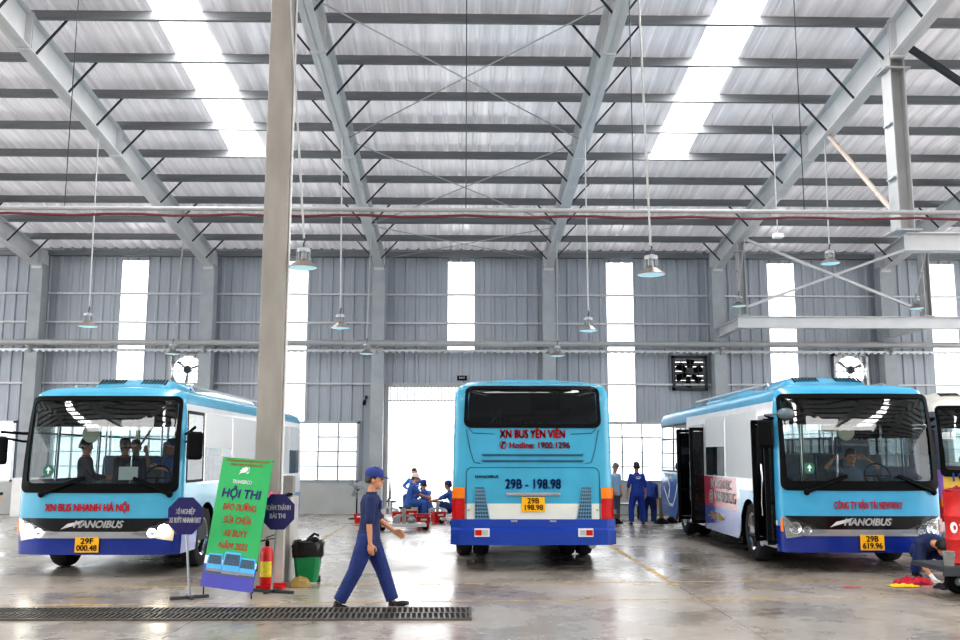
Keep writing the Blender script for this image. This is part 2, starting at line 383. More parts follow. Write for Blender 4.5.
# girts and eave beam along the wall
def gsplit(z):
    out = []; cur = XL
    for a, b, c, d in sorted(OPEN):
        if c < z < d and (a, b, c, d) == DOOR: out.append((cur, a)); cur = b
    return out+[(cur, XR)]
for z in (6.75, 5.85, 4.97, 3.95):
    mb = MB().box((0, WY-.09, z), (XR-XL, .09, .055)); struct('wall_girt_beam', mb, steel)
mb = MB().box((0, WY-.12, 8.02), (XR-XL, .2, .16)); struct('wall_eave_beam', mb, purlin_m)
mb = MB().box((-.05, WY-.13, 3.92), (4.95, .1, .1)); mb.box((DOOR[0]-.06, WY-.1, 1.95), (.12, .16, 3.9)); mb.box((DOOR[1]+.06, WY-.1, 1.95), (.12, .16, 3.9))
struct('door_1', mb, steel_d)
# columns and rafters
RX = [-18.46, -13.2, -7.94, -2.68, 2.58, 7.84, 13.1, 18.36]
for x in RX:
    mb = MB()
    mb.span((x-.19, WY-.6, 0), (x+.19, WY-.16, 7.6))
    struct('wall_column', mb, mat('column_paint', (166, 172, 176), .6, 0, .09, 3))
PY = [16.2+1.43*k for k in range(-20, 9)]
PYF = [y for y in PY if YB+.5 < y < WY]
for x in RX:
    mb = MB()
    zt = zb(WY-.2)
    mb.ibeam((x, RIDGE, zb(RIDGE)), (x, 20.5, zb(20.5)), .26, .82, .6, up=V((0, 0, 1)))
    mb.ibeam((x, 20.5, zb(20.5)), (x, WY-.2, zt), .26, .6, .56)
    mb.ibeam((x, YB, zb(YB)), (x, RIDGE, zb(RIDGE)), .26, .55, .82)
    for yj in (16.0, 20.5):
        h = .82+(yj-RIDGE)/(20.5-RIDGE)*(.6-.82)
        for dy in (-.03, .03): mb.box((x, yj+dy, zb(yj)-h/2), (.26, .02, h+.06))
    mb.box((x, WY-.38, zb(WY-.38)-.3), (.3, .5, .62))
    r = struct('rafter_beam', mb, steel)
    for y in PYF:
        if y < 10: continue
        h = .82+(y-RIDGE)/(20.5-RIDGE)*(.6-.82) if y < 20.5 else .58
        for s in (-1, 1):
            MB().bar((x+s*.1, y+.05, zb(y)-h+.04), (x+s*.62, y+.05, zb(y)+.03), .035, .035).build('brace', darkgrey, r)
for y in PYF:
    z = zb(y); mb = MB()
    mb.box((0, y, z+.1), (XR-XL, .012, .2)); mb.box((0, y-.035, z+.004), (XR-XL, .075, .01)); mb.box((0, y+.035, z+.196), (XR-XL, .075, .01)); mb.box((0, y-.072, z+.015), (XR-XL, .006, .025))
    struct('purlin_beam', mb, purlin_m)
# roof sheets with two rows of skylights
SKY = [(-5.75, -4.9), (4.53, 5.42), (-16.2, -15.3), (14.9, 15.8)]
SKYEND = 22.0
def roof_sheet(y0, y1, skip):
    mb = MB(); x = XL; xs = []
    while x < XR+.01: xs += [(x, 0), (x+.22, 0), (x+.25, .03), (x+.31, .03)]; x += .34
    pts = list(xs)
    for c in sorted({a for s in SKY for a in s}):
        for p, q in zip(xs, xs[1:]):
            if p[0] < c < q[0]: t = (c-p[0])/(q[0]-p[0]); pts.append((c, p[1]+t*(q[1]-p[1])))
    pts.sort()
    for (a, da), (b, db) in zip(pts, pts[1:]):
        if b-a < 1e-5: continue
        m = (a+b)/2
        if skip and any(s[0] < m < s[1] for s in SKY): continue
        mb.quad((a, y0, zb(y0)+.21+da), (b, y0, zb(y0)+.21+db), (b, y1, zb(y1)+.21+db), (a, y1, zb(y1)+.21+da))
    return mb
rf = MB()
for y0, y1, s in ((YB-.5, -8.5, 0), (-8.5, 2, 1), (2, RIDGE, 0), (RIDGE, 8.5, 0), (8.5, SKYEND, 1), (SKYEND, WY+.6, 0)):
    q = roof_sheet(y0, y1, s); rf.add(q.v, q.f)
struct('ceiling', rf, foil, fix=False)
for s in SKY:
    for y0, y1 in ((-8.5, 2), (8.5, SKYEND)):
        mb = MB(); n = 5
        for k in range(n):
            a, b = s[0]+(s[1]-s[0])*k/n, s[0]+(s[1]-s[0])*(k+1)/n; d = .02*(k % 2)
            mb.quad((a, y0, zb(y0)+.23+d), (b, y0, zb(y0)+.25-d), (b, y1, zb(y1)+.25-d), (a, y1, zb(y1)+.23+d))
        struct('ceiling_skylight', mb, pane_m, fix=False)
# rod bracing between the two middle rafters
for a, b in (((-2.68, 15.0), (2.58, 20.3)), ((-2.68, 20.3), (2.58, 15.0)), ((-2.68, 20.4), (2.58, 25.6)), ((-2.68, 25.6), (2.58, 20.4)), ((-2.68, 25.7), (2.58, 28.6)), ((-2.68, 28.6), (2.58, 25.7))):
    struct('bracing_beam', MB().tube([(a[0], a[1], zb(a[1])-.25), (b[0], b[1], zb(b[1])-.25)], .014, 6), steel_d)
# wall pipe along the back with brackets
mb = MB().tube([(XL, WY-.78, 5.13), (XR, WY-.78, 5.13)], .085, 12)
pp = mb.build('steel_pipe', steel_d, smooth=True); tag(pp, 'long grey steel pipe running the width of the back wall below mid height', 'pipe')
for x in RX[1:-1]:
    MB().bar((x, WY-.61, 4.85), (x, WY-.8, 5.02), .06, .06).box((x, WY-.75, 5.02), (.1, .3, .03)).build('bracket', steel_d, pp)
mb = MB().box((0, WY-.64, 4.93), (30, .03, .05))
for i in range(150): mb.box((-15+i*.2, WY-.64, 4.89), (.1, .02, .06))
lg = mb.build('toothed_ledge', alu, pp)
# low ceiling pipes: grey conduit with a red hose under it
mb = MB().tube([(-14, 14.0, 5.49), (14, 14.0, 5.5)], .035, 8)
cp = mb.build('overhead_conduit', steel_d, smooth=True); tag(cp, 'thin grey overhead conduit crossing the hall above a red hose', 'pipe')
for x in (-6.15, 0, 2.6, 5.25, -8.8):
    MB().tube([(x, 14.0, 5.5), (x, 14.0, zb(14)+.02)], .008, 6).build('hanger_rod', darkgrey, cp)
pts = [(x*.5, 14.0, 5.41-.03*math.sin(x*.9)**2) for x in range(-28, 29)]
tag(MB().tube(pts, .021, 8).build('hanging_hose', mat('dark_red_hose', (112, 52, 56), .6), smooth=True), 'dark red hose slung just under the overhead conduit', 'hose')
# ================================================================== FIXED FITTINGS
# exhaust fans in the back wall
def fan(x, z, kind, label):
    t = thing('exhaust_fan', label, 'fan', (x, WY-.1, z), group='exhaust fans')
    fr = MB(); s = .5
    for a in (-1, 1):
        fr.box((a*s, 0, 0), (.07, .24, 2*s+.07)); fr.box((0, 0, a*s), (2*s+.07, .24, .07))
    if kind == 'round':
        n = 40
        for k in range(n):                      # square plate with a round mouth
            a0, a1 = 2*PI*k/n, 2*PI*(k+1)/n
            def sq(a):
                c, d = math.cos(a), math.sin(a); q = max(abs(c), abs(d)); return (c/q*s, 0, d/q*s)
            fr.quad(sq(a0), sq(a1), (.46*math.cos(a1), 0, .46*math.sin(a1)), (.46*math.cos(a0), 0, .46*math.sin(a0)))
    fr.build('housing', alu if kind == 'round' else darkgrey, t, fix=True)
    dm = darkgrey
    MB().lathe([(.0001, -.1), (.11, -.08), (.13, .02), (.11, .1), (.0001, .12)], (0, -.02, .04), (0, -1, 0), 18).build('motor', dm, t, smooth=True)
    for k in range(6 if kind == 'square' else 3):
        a = 2*PI*k/(6 if kind == 'square' else 3)+.4; r = V((math.cos(a), 0, math.sin(a))); u = V((-math.sin(a), .5, math.cos(a)))
        mb = MB(); w = .12 if kind == 'square' else .05
        mb.prism([(.1, -w*.5), (.42, -w), (.44, w), (.1, w*.5)], (0, .04, .04 if kind == 'round' else 0), r, u, (0, .01, 0)); mb.build('blade', black if kind == 'square' else alu, t)
    sl = MB()
    for k in range(7): sl.box((0, .15, -s+.07+k*.143), (.98, .16 if kind == 'square' else .02, .02), M.Rotation(rad(52), 3, 'X'))
    sl.build('shutter_slats', mat('slat_dark', (86, 88, 88), .5) if kind == 'square' else darkgrey, t, fix=True)
    gr = MB()
    for k in range(-1, 2): gr.box((k*.25, -.13, 0), (.012, .012, 1.0))
    for k in range(-1, 2): gr.box((0, -.13, k*.25), (1.0, .012, .012))
    gr.build('guard', dm, t)
fan(-8.57, 4.33, 'round', 'round bright exhaust fan in the wall above the left bus roof')
fan(6.98, 4.31, 'square', 'square dark exhaust fan with visible black blades between the two right columns')
fan(12.02, 4.38, 'round', 'round bright exhaust fan above the roof of the right bus')
# roller shutter of the doorway
t = thing('roller_shutter', 'rolled up perforated roller shutter at the top of the doorway', 'shutter', ((DOOR[0]+DOOR[1])/2, WY-.05, 3.7))
w = DOOR[1]-DOOR[0]; mb = MB()
for k in range(9):
    for i in range(44):
        x = -w/2+w*(i+.5)/44; mb.box((x, 0, -.22+k*.05), (.06, .02, .03))
    mb.box((0, .01, -.245+k*.05), (w, .012, .012))
mb.build('curtain', mat('shutter_grey', (196, 198, 200), .5), t); MB().box((0, 0, -.27), (w, .05, .05)).build('bottom_rail', alu, t); MB().box((0, 0, .22), (w, .14, .07)).build('shutter_box', alu, t)
t = thing('door_sign', 'tiny dark sign plate on the wall above the doorway', 'sign', (-.1, WY-.06, 4.14))
MB().box((0, 0, 0), (.3, .03, .15)).build('plate', black, t)
text('EXIT', 'lettering', letter_w, t, (0, -.018, 0), FRONT, .09)
# hanging steel frame on the right, near and far
def hang(name, label, y, x0, x1, zbot, post):
    t = thing(name, label, 'steel frame'); t['kind'] = 'structure'
    for x in (7.84, 13.1):
        p = MB(); q = zb(y)-.55
        for dx in (-.09, .09): p.box((x+dx*post, y, (q+zbot)/2), (.02, .26*post, q-zbot))
        p.box((x, y, (q+zbot)/2), (.18*post, .02, q-zbot)); p.box((x, y, zbot+.02), (.34*post, .34*post, .03)); p.box((x, y, q-.3), (.34*post, .3*post, .03))
        for k in (.3, .6): p.box((x-.1*post, y-.02, zbot+(q-zbot)*k), (.1, .2*post, .03))
        p.build('post', steel_d, t)
    MB().ibeam((x0, y, zbot), (x1, y, zbot), .24, .33).build('girder', steel, t)
    return t
f1 = hang('crane_beam_support', 'near grey steel frame hung from the right rafter, large post', 16.2, 7.84, 16, 5.7, 1.4)
MB().tube([(7.84, 19.4, 8.72), (7.84, 16.35, 6.02)], .05, 10).build('pipe_brace', mat('pale_brown_pipe', (190, 176, 166), .5), f1, smooth=True)
MB().bar((8.0, 16.2, 9.34), (12.9, 16.2, 5.8), .1, .1).build('diagonal_brace', darkgrey, f1)
f2 = hang('crane_beam_support', 'far steel crane frame with crossed braces hung near the back wall', 26.0, 7.7, 16.5, 5.66, 1.0)
MB().ibeam((7.84, 26.1, 5.66), (7.84, WY-.62, 5.66), .2, .3).build('tie_beam', steel, f2)
MB().ibeam((13.1, 26.1, 5.66), (13.1, WY-.62, 5.66), .2, .3).build('tie_beam', steel, f2)
for a, b in (((8.0, 7.9), (12.95, 5.85)), ((12.95, 7.75), (8.0, 5.95))):
    MB().bar((a[0], 26.0, a[1]), (b[0], 26.0+(.05 if a[0] > 9 else 0), b[1]), .07, .07).build('cross_brace', steel, f2)
# high-bay lamps on long cables
lamp_shade = mat('lamp_aluminium', (168, 158, 152), .3, .7, .1); lamp_lens = mat('lamp_diffuser', (180, 226, 240), .4, 0, .04, emit=.35)  # weak emission put into the lens for sky glow; the lamps are off
def make_lamp():
    t = thing('pendant_lamp', '', 'lamp', group='high bay lamps')
    MB().lathe([(.2, 0), (.205, .012), (.15, .06), (.09, .1), (.075, .13)]).build('shade', lamp_shade, t, smooth=True)
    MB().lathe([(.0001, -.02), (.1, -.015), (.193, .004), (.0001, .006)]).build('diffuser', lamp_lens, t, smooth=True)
    b = MB().lathe([(.0001, .12), (.07, .12), (.07, .22)], n=18)
    for k in range(12):
        a = 2*PI*k/12; b.box((.085*math.cos(a), .085*math.sin(a), .18), (.035, .008, .12), M.Rotation(a, 3, 'Z'))
    b.lathe([(.0001, .22), (.095, .22), (.1, .25), (.095, .28), (.03, .3), (.0001, .3)], n=18)
    b.build('housing', darkgrey if 0 else mat('lamp_housing', (170, 174, 178), .4, .4, .08), t, smooth=True)
    MB().tube([(0, 0, .29), (0, 0, .36), (.02, 0, .4), (0, 0, .44)], .012, 6).build('hook', darkgrey, t)
    return t
proto = make_lamp(); first = [1]
cable_m = mat('pale_cable', (176, 178, 178), .5)
def put_lamp(x, y, z, label):
    o = proto if first else dup(proto, (x, y, z)); first.clear(); o.location = (x, y, z); o['label'] = label
    top = zb(y)-(.6 if min(abs(x-r) for r in RX) < .6 else 0)
    xr = min(RX, key=lambda r: abs(r-x)) if abs(min(RX, key=lambda r: abs(r-x))-x) < .6 else x
    MB().tube([(0, 0, .43), (xr-x, 0, top-z)], .016, 6).build('cable', cable_m, o)
for y, n, lab in ((13.2, 'near', 'front'), (19.5, 'mid', 'middle'), (25.8, 'far', 'back')):
    pass
put_lamp(-7.91, 19.5, 4.41, 'low hanging lamp directly above the left bus windshield')
put_lamp(-8.1, 25.8, 4.52, 'small low lamp beside the round wall fan left of the concrete column')
put_lamp(-2.3, 13.0, 4.37, 'lamp half hidden behind the tall concrete column')
put_lamp(-2.64, 19.5, 4.4, 'lamp hanging in front of the wall left of the doorway, larger of two')
put_lamp(-2.74, 25.8, 4.54, 'small far lamp hanging at the column left of the doorway')
put_lamp(2.6, 19.5, 4.36, 'lamp hanging above the right corner of the rear-facing bus')
put_lamp(2.56, 25.8, 4.5, 'small far lamp just above the roof of the rear-facing bus')
put_lamp(2.68, 13.2, 4.33, 'largest lamp, with a pale blue lens, hanging right of the middle')
put_lamp(7.6, 25.5, 5.87, 'small high lamp beside the left end of the crane girder')
put_lamp(7.81, 19.5, 5.83, 'lamp hanging high above the right bus roof')
put_lamp(12.62, 25.6, 5.84, 'small lamp hanging in front of the right wall strip window')
t = thing('ceiling_sensor', 'small white box hanging on a rod above the right bus', 'sensor', (6.71, 19.5, 6.4))
MB().box((0, 0, .04), (.2, .16, .1)).build('case', white, t, bevel=.01); MB().tube([(0, 0, .09), (0, 0, zb(19.5)-6.4)], .012, 6).build('rod', cable_m, t)
# camera on the wall column
t = thing('security_camera', 'little dark security camera on the wall left of the doorway', 'camera', (-3.05, WY-.12, 3.35))
MB().box((0, 0, .18), (.08, .06, .1)).bar((0, 0, .2), (-.02, -.22, .06), .03, .03).build('mount', darkgrey, t); MB().box((-.02, -.28, 0), (.09, .24, .09), M.Rotation(.4, 3, 'X')).build('body', black, t, bevel=.01)
# ------------------------------------------------------------------ concrete column with its plinth
struct('concrete_column', MB().box((-2.735, 13.24, zb(13.2)/2-.3), (.34, .3, zb(13.2)-.6)), mat('column_concrete', (158, 153, 146), .85, 0, .12, 4, bump=.15, stretch=(1, 1, .3)), bevel=.015)
struct('column_plinth', MB().box((-2.68, 13.02, .58), (.46, .14, 1.16)).box((-2.68, 13.72, .58), (.46, .64, 1.16)), plinthm)
tag(MB().tube([(-2.545, 13.2, 1.17), (-2.545, 13.2, zb(13.1)-.1)], .018, 8).build('cable_conduit', white, smooth=True), 'thin pale conduit clipped to the tall concrete column', 'conduit')
# ================================================================== FLOOR MARKS AND DRAIN
def strip(p, q, w, z=.002):
    p, q = V(p), V(q); d = (q-p).normalized(); r = V((-d.y, d.x))*w/2
    return MB().quad(*[(v.x, v.y, z) for v in (p-r, q-r, q+r, p+r)])
struct('floor_line', strip((-14, 12.35), (11, 13.95), .075), line_m)
struct('floor_line', strip((-14, 10.95), (11, 12.25), .07), line_m)
struct('floor_line', strip((2.88, 13.1), (2.86, 21.5), .11), line_m)
struct('floor_line', strip((-3.0, 14.4), (-3.0, 24), .08), line_m)
struct('floor_line', strip((7.6, 13.0), (7.9, 17.5), .1), line_m)
t = thing('drain_grate', 'long black steel grating over the floor drain in front', 'drain', (0, 0, 0))
MB().span((-12, 10.36, .001), (.06, 11.1, .004)).build('channel_shade', mat('drain_shade', (14, 14, 15), .7), t)  # flat dark sheet on the floor, coloured as the shade of an open trench
gm = mat('grate_steel', (112, 106, 100), .4, .6, .2)
fr = MB()
for y in (10.36, 10.73, 11.1): fr.box((-5.97, y, .012), (12.1, .03, .02))
fr.box((.06, 10.73, .012), (.03, .76, .02)); fr.build('edge_bars', gm, t)
mb = MB()
for i in range(200):
    x = .02-i*.06
    for y in (10.545, 10.915): mb.box((x, y, .012), (.02, .34, .018), M.Rotation(.05, 3, 'Z'))
mb.build('bars', gm, t)
# ================================================================== BUSES
# bus coordinates: front face at y=0 looking along -y, x across, z up
ROWS = [(.32, 1.24), (.52, 1.25), (.64, 1.25), (.84, 1.25), (1.02, 1.25), (1.24, 1.25), (1.36, 1.248), (1.9, 1.24), (2.12, 1.236), (2.3, 1.232), (2.46, 1.225), (2.62, 1.205), (2.72, 1.15), (2.79, 1.03), (2.83, .82), (2.85, .45), (2.855, .02)]
def halfw(z):
    for (z0, x0), (z1, x1) in zip(ROWS, ROWS[1:]):
        if z <= z1: return x0+(x1-x0)*(z-z0)/(z1-z0)
    return .02
def foff(z):                                  # how far the front surface leans back at height z
    if z < 1.2: return .03*max(0, (.64-z))
    if z < 2.62: return .15*((z-1.2)/1.42)**2
    return .15+[0, .015, .06, .17, .42, .7][min(5, max(0, int((z-2.6)/.048)))]
def roff(z):
    if z < 1.1: return 0 if z > .55 else -.06
    if z < 2.5: return .05*(z-1.1)/1.4
    return .05+[0, .01, .05, .14, .35, .6][min(5, max(0, int((z-2.58)/.05)))]
def fpt(t, z, out=0.):
    """front surface; t in -1..1 across"""
    a = t*PI/2; n = 3.2; hw = halfw(z)
    x = hw*math.copysign(abs(math.sin(a))**(2/n), a); y = .22*(hw/1.25)*(1-abs(math.cos(a))**(2/n))+foff(z)
    return V((x+out*.6*math.copysign(max(0, abs(t)-.6)*2.5, t), y-out, z))
def rpt(t, z, L, out=0.):
    a = t*PI/2; n = 4.5; hw = halfw(z)
    x = hw*math.copysign(abs(math.sin(a))**(2/n), a); y = L-.17*(hw/1.25)*(1-abs(math.cos(a))**(2/n))-roff(z)
    return V((x+out*.6*math.copysign(max(0, abs(t)-.6)*2.5, t), y+out, z))
def tx(x, z, n=3.2):                           # t for a wanted x
    return 2/PI*math.asin(min(1, abs(x)/halfw(z))**(n/2))*(1 if x >= 0 else -1)
def patch(fn, poly, out, mi=0, mb=None, grid=10):
    """curved sheet over the polygon band poly = (x0,z0,x1,z1,x2,z2,x3,z3) quad in (x,z), following a surface"""
    mb = mb or MB(); (a, b, c, d) = poly; vs = []
    for i in range(grid+1):
        u = i/grid
        for j in range(grid//2+1):
            v = j/(grid//2)
            x = (a[0]*(1-u)+b[0]*u)*(1-v)+(d[0]*(1-u)+c[0]*u)*v; z = (a[1]*(1-u)+b[1]*u)*(1-v)+(d[1]*(1-u)+c[1]*u)*v
            vs.append(fn(x, z, out))
    h = grid//2+1
    return mb.add(vs, [(i*h+j, (i+1)*h+j, (i+1)*h+j+1, i*h+j+1) for i in range(grid) for j in range(h-1)], mi)
def rrect(w0, w1, z0, z1, r, n=5):
    """rounded outline, half widths w0 at the foot and w1 at the head"""
    out = []
    for cx, cz, a0, w in ((w1-r, z1-r, 0, 1), (-(w1-r), z1-r, 90, 1), (-(w0-r), z0+r, 180, 0), (w0-r, z0+r, 270, 0)):
        for k in range(n+1):
            a = rad(a0+90*k/n); out.append((cx+r*math.cos(a), cz+r*math.sin(a)))
    return out
def densify(o, m):
    return [(a[0]+(b[0]-a[0])*k/m, a[1]+(b[1]-a[1])*k/m) for a, b in zip(o, o[1:]+o[:1]) for k in range(m)]
def ringpatch(fn, outer, inner, out, m=4):
    A, B = densify(outer, m), densify(inner, m); n = len(A); mb = MB()
    vs = [fn(x, z, out) for x, z in A]+[fn(x, z, out) for x, z in B]+[fn(x, z, out-.03) for x, z in B]+[fn(x, z, out-.02) for x, z in A]
    fs = []
    for i in range(n):
        j = (i+1) % n; fs += [(i, j, n+j, n+i), (n+i, n+j, 2*n+j, 2*n+i), (3*n+i, 3*n+j, j, i)]
    return mb.add(vs, fs)
def fillpatch(fn, outer, out, m=4, lv=6):
    A = densify(outer, m); n = len(A); cx = sum(p[0] for p in A)/n; cz = sum(p[1] for p in A)/n; mb = MB(); vs = []
    for k in range(lv):
        s = 1-k/lv; vs += [fn(cx+(x-cx)*s, cz+(z-cz)*s, out) for x, z in A]
    vs.append(fn(cx, cz, out)); fs = []
    for k in range(lv-1):
        for i in range(n): j = (i+1) % n; fs.append((k*n+i, k*n+j, (k+1)*n+j, (k+1)*n+i))
    fs += [((lv-1)*n+i, (lv-1)*n+(i+1) % n, lv*n) for i in range(n)]
    return mb.add(vs, fs)
emb_m = mat('emblem_silver', (206, 206, 208), .3, 0, .04); interior_m = mat('bus_interior_grey', (150, 156, 160), .6, 0, .08); seat_m = mat('bus_seat_grey', (120, 130, 144), .7, 0, .15); floor_dark = mat('bus_floor', (70, 74, 80), .6)
pole_m = mat('grab_pole', (196, 186, 120), .3, .3, .05); head_m = mat('headlamp_reflector', (196, 196, 190), .2, .8, .05, 12); mesh_m = mat('vent_dark', (24, 34, 44), .6)
swoosh_m = mat('white_swoosh', (226, 236, 242), .3, 0, .04)
def make_bus(p):
    L = p.get('L', 9.8); WF, WR = p.get('wf', 1.52), p.get('wr', 7.15); AR = .55; body_m = p['paint']
    root = thing('city_bus', p['label'], 'bus', p['loc'], p['rz'], 'blue city buses' if p.get('grp', 1) else None)
    sc = p.get('scale', 1.); root.scale = (sc, sc, sc*p.get('zs', 1.)); lift = p.get('lift', 0.); root.location.z += lift
    ffn = lambda x, z, o=0: fpt(tx(x, z), z, o)
    rfn = lambda x, z, o=0: rpt(tx(x, z, 4.5), z, L, o)
    # ---- shell
    doors = p.get('doors', []); wins = {-1: p['winL'], 1: p['winR']}
    st = {.28, L-.22}
    for s in (-1, 1):
        for w in wins[s]: st |= {w[0], w[1]}
    for d in doors: st |= {d[0], d[1]}
    for w in (WF, WR): st |= {round(w-AR+AR*2*k/16, 3) for k in range(17)}
    st |= {2.5+k for k in range(5)}
    st = sorted(y for y in st if .28 <= y <= L-.22)
    def zbot(y):
        b = .32
        for w in (WF, WR):
            if abs(y-w) < AR: b = max(b, .47+math.sqrt(max(0, AR*AR-(y-w)**2)))
        return b
    NF = 24; tf = [-1+2*k/NF for k in range(NF+1)]; NR = 18; tr = [1-2*k/NR for k in range(NR+1)]
    loops = []; info = []
    info = [('f', t) for t in tf]+[('s', 1, y) for y in st]+[('r', t) for t in tr]+[('s', -1, y) for y in reversed(st)]
    for z, hw in ROWS:
        ring = []
        for q in info:
            if q[0] == 'f': ring.append(fpt(q[1], z))
            elif q[0] == 'r': ring.append(rpt(q[1], z, L))
            else:
                zz = max(z, zbot(q[2])); lo = fpt(1, z).y+.02; hi = rpt(1, z, L).y-.02
                ring.append(V((q[1]*halfw(zz), min(max(q[2], lo), hi), zz)))
        loops.append(ring)
    n = len(info); mb = MB(); mb.v = [v for r in loops for v in r]
    for j in range(len(ROWS)-1):
        z0, z1 = ROWS[j][0], ROWS[j+1][0]; zm = (z0+z1)/2
        for i in range(n):
            k = (i+1) % n; a, b = info[i], info[k]
            if a[0] == b[0] == 'f' and 1.3 < zm < 2.62 and abs((a[1]+b[1])/2) < .66: continue
            if a[0] == b[0] == 'r' and 2.13 < zm < 2.7 and abs((a[1]+b[1])/2) < .48 and p.get('rearwin', 1): continue
            if a[0] == b[0] == 's':
                ym = (a[2]+b[2])/2
                if zm < 1.1 and loops[j+1][i].z-loops[j][i].z < 1e-4 and loops[j+1][k].z-loops[j][k].z < 1e-4: continue
                if a[1] == -1 and any(d[0] < ym < d[1] for d in doors) and zm < 2.3: continue
                if 1.3 < zm < 2.46 and any(w[0] < ym < w[1] for w in wins[a[1]]): continue
            mb.f.append((j*n+i, j*n+k, (j+1)*n+k, (j+1)*n+i)); mb.mi.append(0)
    mb.build('body', body_m, root, smooth=True)
    # ---- underside, wheels
    MB().span((-1.2, .35, .36), (1.2, WF-.6, .42)).span((-1.2, WF+.6, .36), (1.2, WR-.6, .42)).span((-1.2, WR+.6, .36), (1.2, L-.3, .42)).span((-.75, WF-.6, .4), (.75, WF+.6, .5)).span((-.5, WR-.6, .4), (.5, WR+.6, .5)).build('chassis', black, root)
    for s in (-1, 1):                           # wheel housings
        for w in (WF, WR):
            hm = MB()
            pts = [(w+AR*math.cos(a*PI/10), .47+AR*math.sin(a*PI/10)) for a in range(11)]
            for q, r in zip(pts, pts[1:]): hm.quad((s*1.23, q[0], q[1]), (s*.7, q[0], q[1]), (s*.7, r[0], r[1]), (s*1.23, r[0], r[1]))
            hm.add([(s*.7, y, z) for y, z in pts], [tuple(range(11))])
            hm.build('wheel_housing', black, root, fix=False)
    tyre = [(.3, -.13), (.4, -.14), (.455, -.12), (.475, -.07), (.475, .07), (.455, .12), (.4, .14), (.3, .13)]
    rim = [(.02, .05), (.1, .06), (.11, .015), (.17, .0), (.235, .02), (.26, .1), (.3, .125), (.31, .11)]
    for s in (-1, 1):
        for w in (WF, WR):
            for inner in ((0,) if w == WF else (0, 1)):
                xx = s*(1.07-.3*inner)
                ty = MB().lathe(tyre, (xx, w, .475), (s, 0, 0), 32, closed=True); ty = ty.build('tyre', rubber, root, smooth=True)
                if inner: continue
                rb = MB().lathe(rim if w == WF else [(.02, -.06), (.1, -.05), (.11, -.07), (.2, -.06), (.24, .02), (.27, .11), (.31, .12)], (xx, w, .475), (s, 0, 0), 28)
                for k in range(8):
                    a = 2*PI*k/8; rb.tube([(xx+s*(.0 if w == WF else -.07), w+.15*math.cos(a), .475+.15*math.sin(a)), (xx+s*(.06 if w == WF else -.02), w+.15*math.cos(a), .475+.15*math.sin(a))], .016, 6)
                rb.build('rim', chrome if w == WF else alu, ty, smooth=True)
                hb = MB()
                for k in range(8):
                    a = 2*PI*(k+.5)/8; hb.lathe([(.0001, .0), (.032, 0)], (xx+s*(.012 if w == WF else -.02), w+.21*math.cos(a), .475+.21*math.sin(a)), (s, 0, 0), 10)
                hb.build('hand_holes', black, ty, fix=False)
            if w == WF or p.get('flaps', 1): MB().box((s*1.05, w+.62, .4), (.32, .02, .34)).build('mud_flap', black, root)
    # ---- windshield
    MBo = rrect(1.205, 1.175, 1.22, 2.67, .1); MBi = rrect(1.12, 1.125, 1.36, 2.6, .07)
    ringpatch(ffn, MBo, MBi, .028).build('windshield_frame', black, root, smooth=True, fix=True)
    fillpatch(ffn, MBi, .0).build('windshield', wind_glass, root, smooth=True, fix=False)
    mb = MB(); patch(lambda x, z, o: ffn(x, z, o), ((-1.1, 2.2), (1.1, 2.2), (1.1, 2.6), (-1.1, 2.6)), -.06, 0, mb)
    dd = mb.build('destination_display', mat('display_black', (10, 11, 12), .5, 0, .3, spec=.2), root, fix=False)
    mb = MB().span((-1.1, .35, .8), (1.1, .75, 1.3)).span((-1.1, .3, 1.25), (1.1, .78, 1.33)); mb.build('dashboard', mat('dash_grey', (58, 60, 64), .6), root, bevel=.02)
    for x in (-.6, .55):                          # wipers
        mb = MB(); d = 1 if x < 0 else 1
        base = ffn(x+(.05 if x < 0 else .55)-(.3 if x < 0 else 0), 1.2, .05)
        tip = ffn(base.x+(.62 if x < 0 else -.55), 1.42, .06)
        mb.tube([base, base+(tip-base)*.5+V((0, -.015, 0)), tip], [.028, .02, .012], 8); mb.bar(base+(tip-base)*.25+V((0, .01, .02)), tip+V((0, .01, .02)), .02, .05)
        mb.ell(base, (.05, .03, .05)); mb.build('wiper', black, root)
    # ---- grille, lamps, plate at the front
    mb = MB(); patch(ffn, ((-1.0, .66), (1.0, .66), (1.17, .85), (-1.17, .85)), .014, 0, mb, 20); mb.build('grille_panel', mat('gloss_black', (20, 20, 22), .15), root, fix=False)
    mb = MB(); patch(ffn, ((-.9, .56), (.9, .56), (.95, .655), (-.95, .655)), .018, 0, mb, 20); mb.build('chrome_strip', alu, root, fix=False)
    if p.get('brand', 1):
        text('HANOIBUS', 'emblem', emb_m, root, (.04, -.025, .76), FRONT, .14, .72, shear=.3, bold=.004, ext=.006)
        MB().prism([(-.5, -.06), (-.2, .02), (-.14, .075), (-.4, .02)], (-.02, -.022, .75), (1, 0, 0), (0, 0, 1), (0, .006, 0)).build('emblem_wing', emb_m, root)
    for s in (-1, 1):
        po = [(s*.54, .62), (s*1.16, .52), (s*1.2, .84), (s*1.1, .82)]
        h = MB(); patch(ffn, po, -.03+.033, 0, h, 14); h = h.build('headlight', head_m if not p.get('lit') else mat('headlamp_lit_bowl', (240, 226, 200), .2, .5, .03, emit=.22), root, fix=False)
        g = MB(); patch(ffn, po, .028, 0, g, 14); g.build('lens', lamp_glass, h, fix=False)
        for q, (fx, fz, r) in enumerate(((1.03, .675, .09), (.86, .64, .065))):
            c = ffn(s*fx, fz, .012); b = MB().lathe([(.0001, .0), (r*.5, .0), (r, .02)], c, (s*.25, -1, 0), 16)
            b.build('bulb', mat('lit_bulb', (255, 246, 226), .3, 0, .01, emit=14.) if p.get('lit') else chrome, h, fix=False)
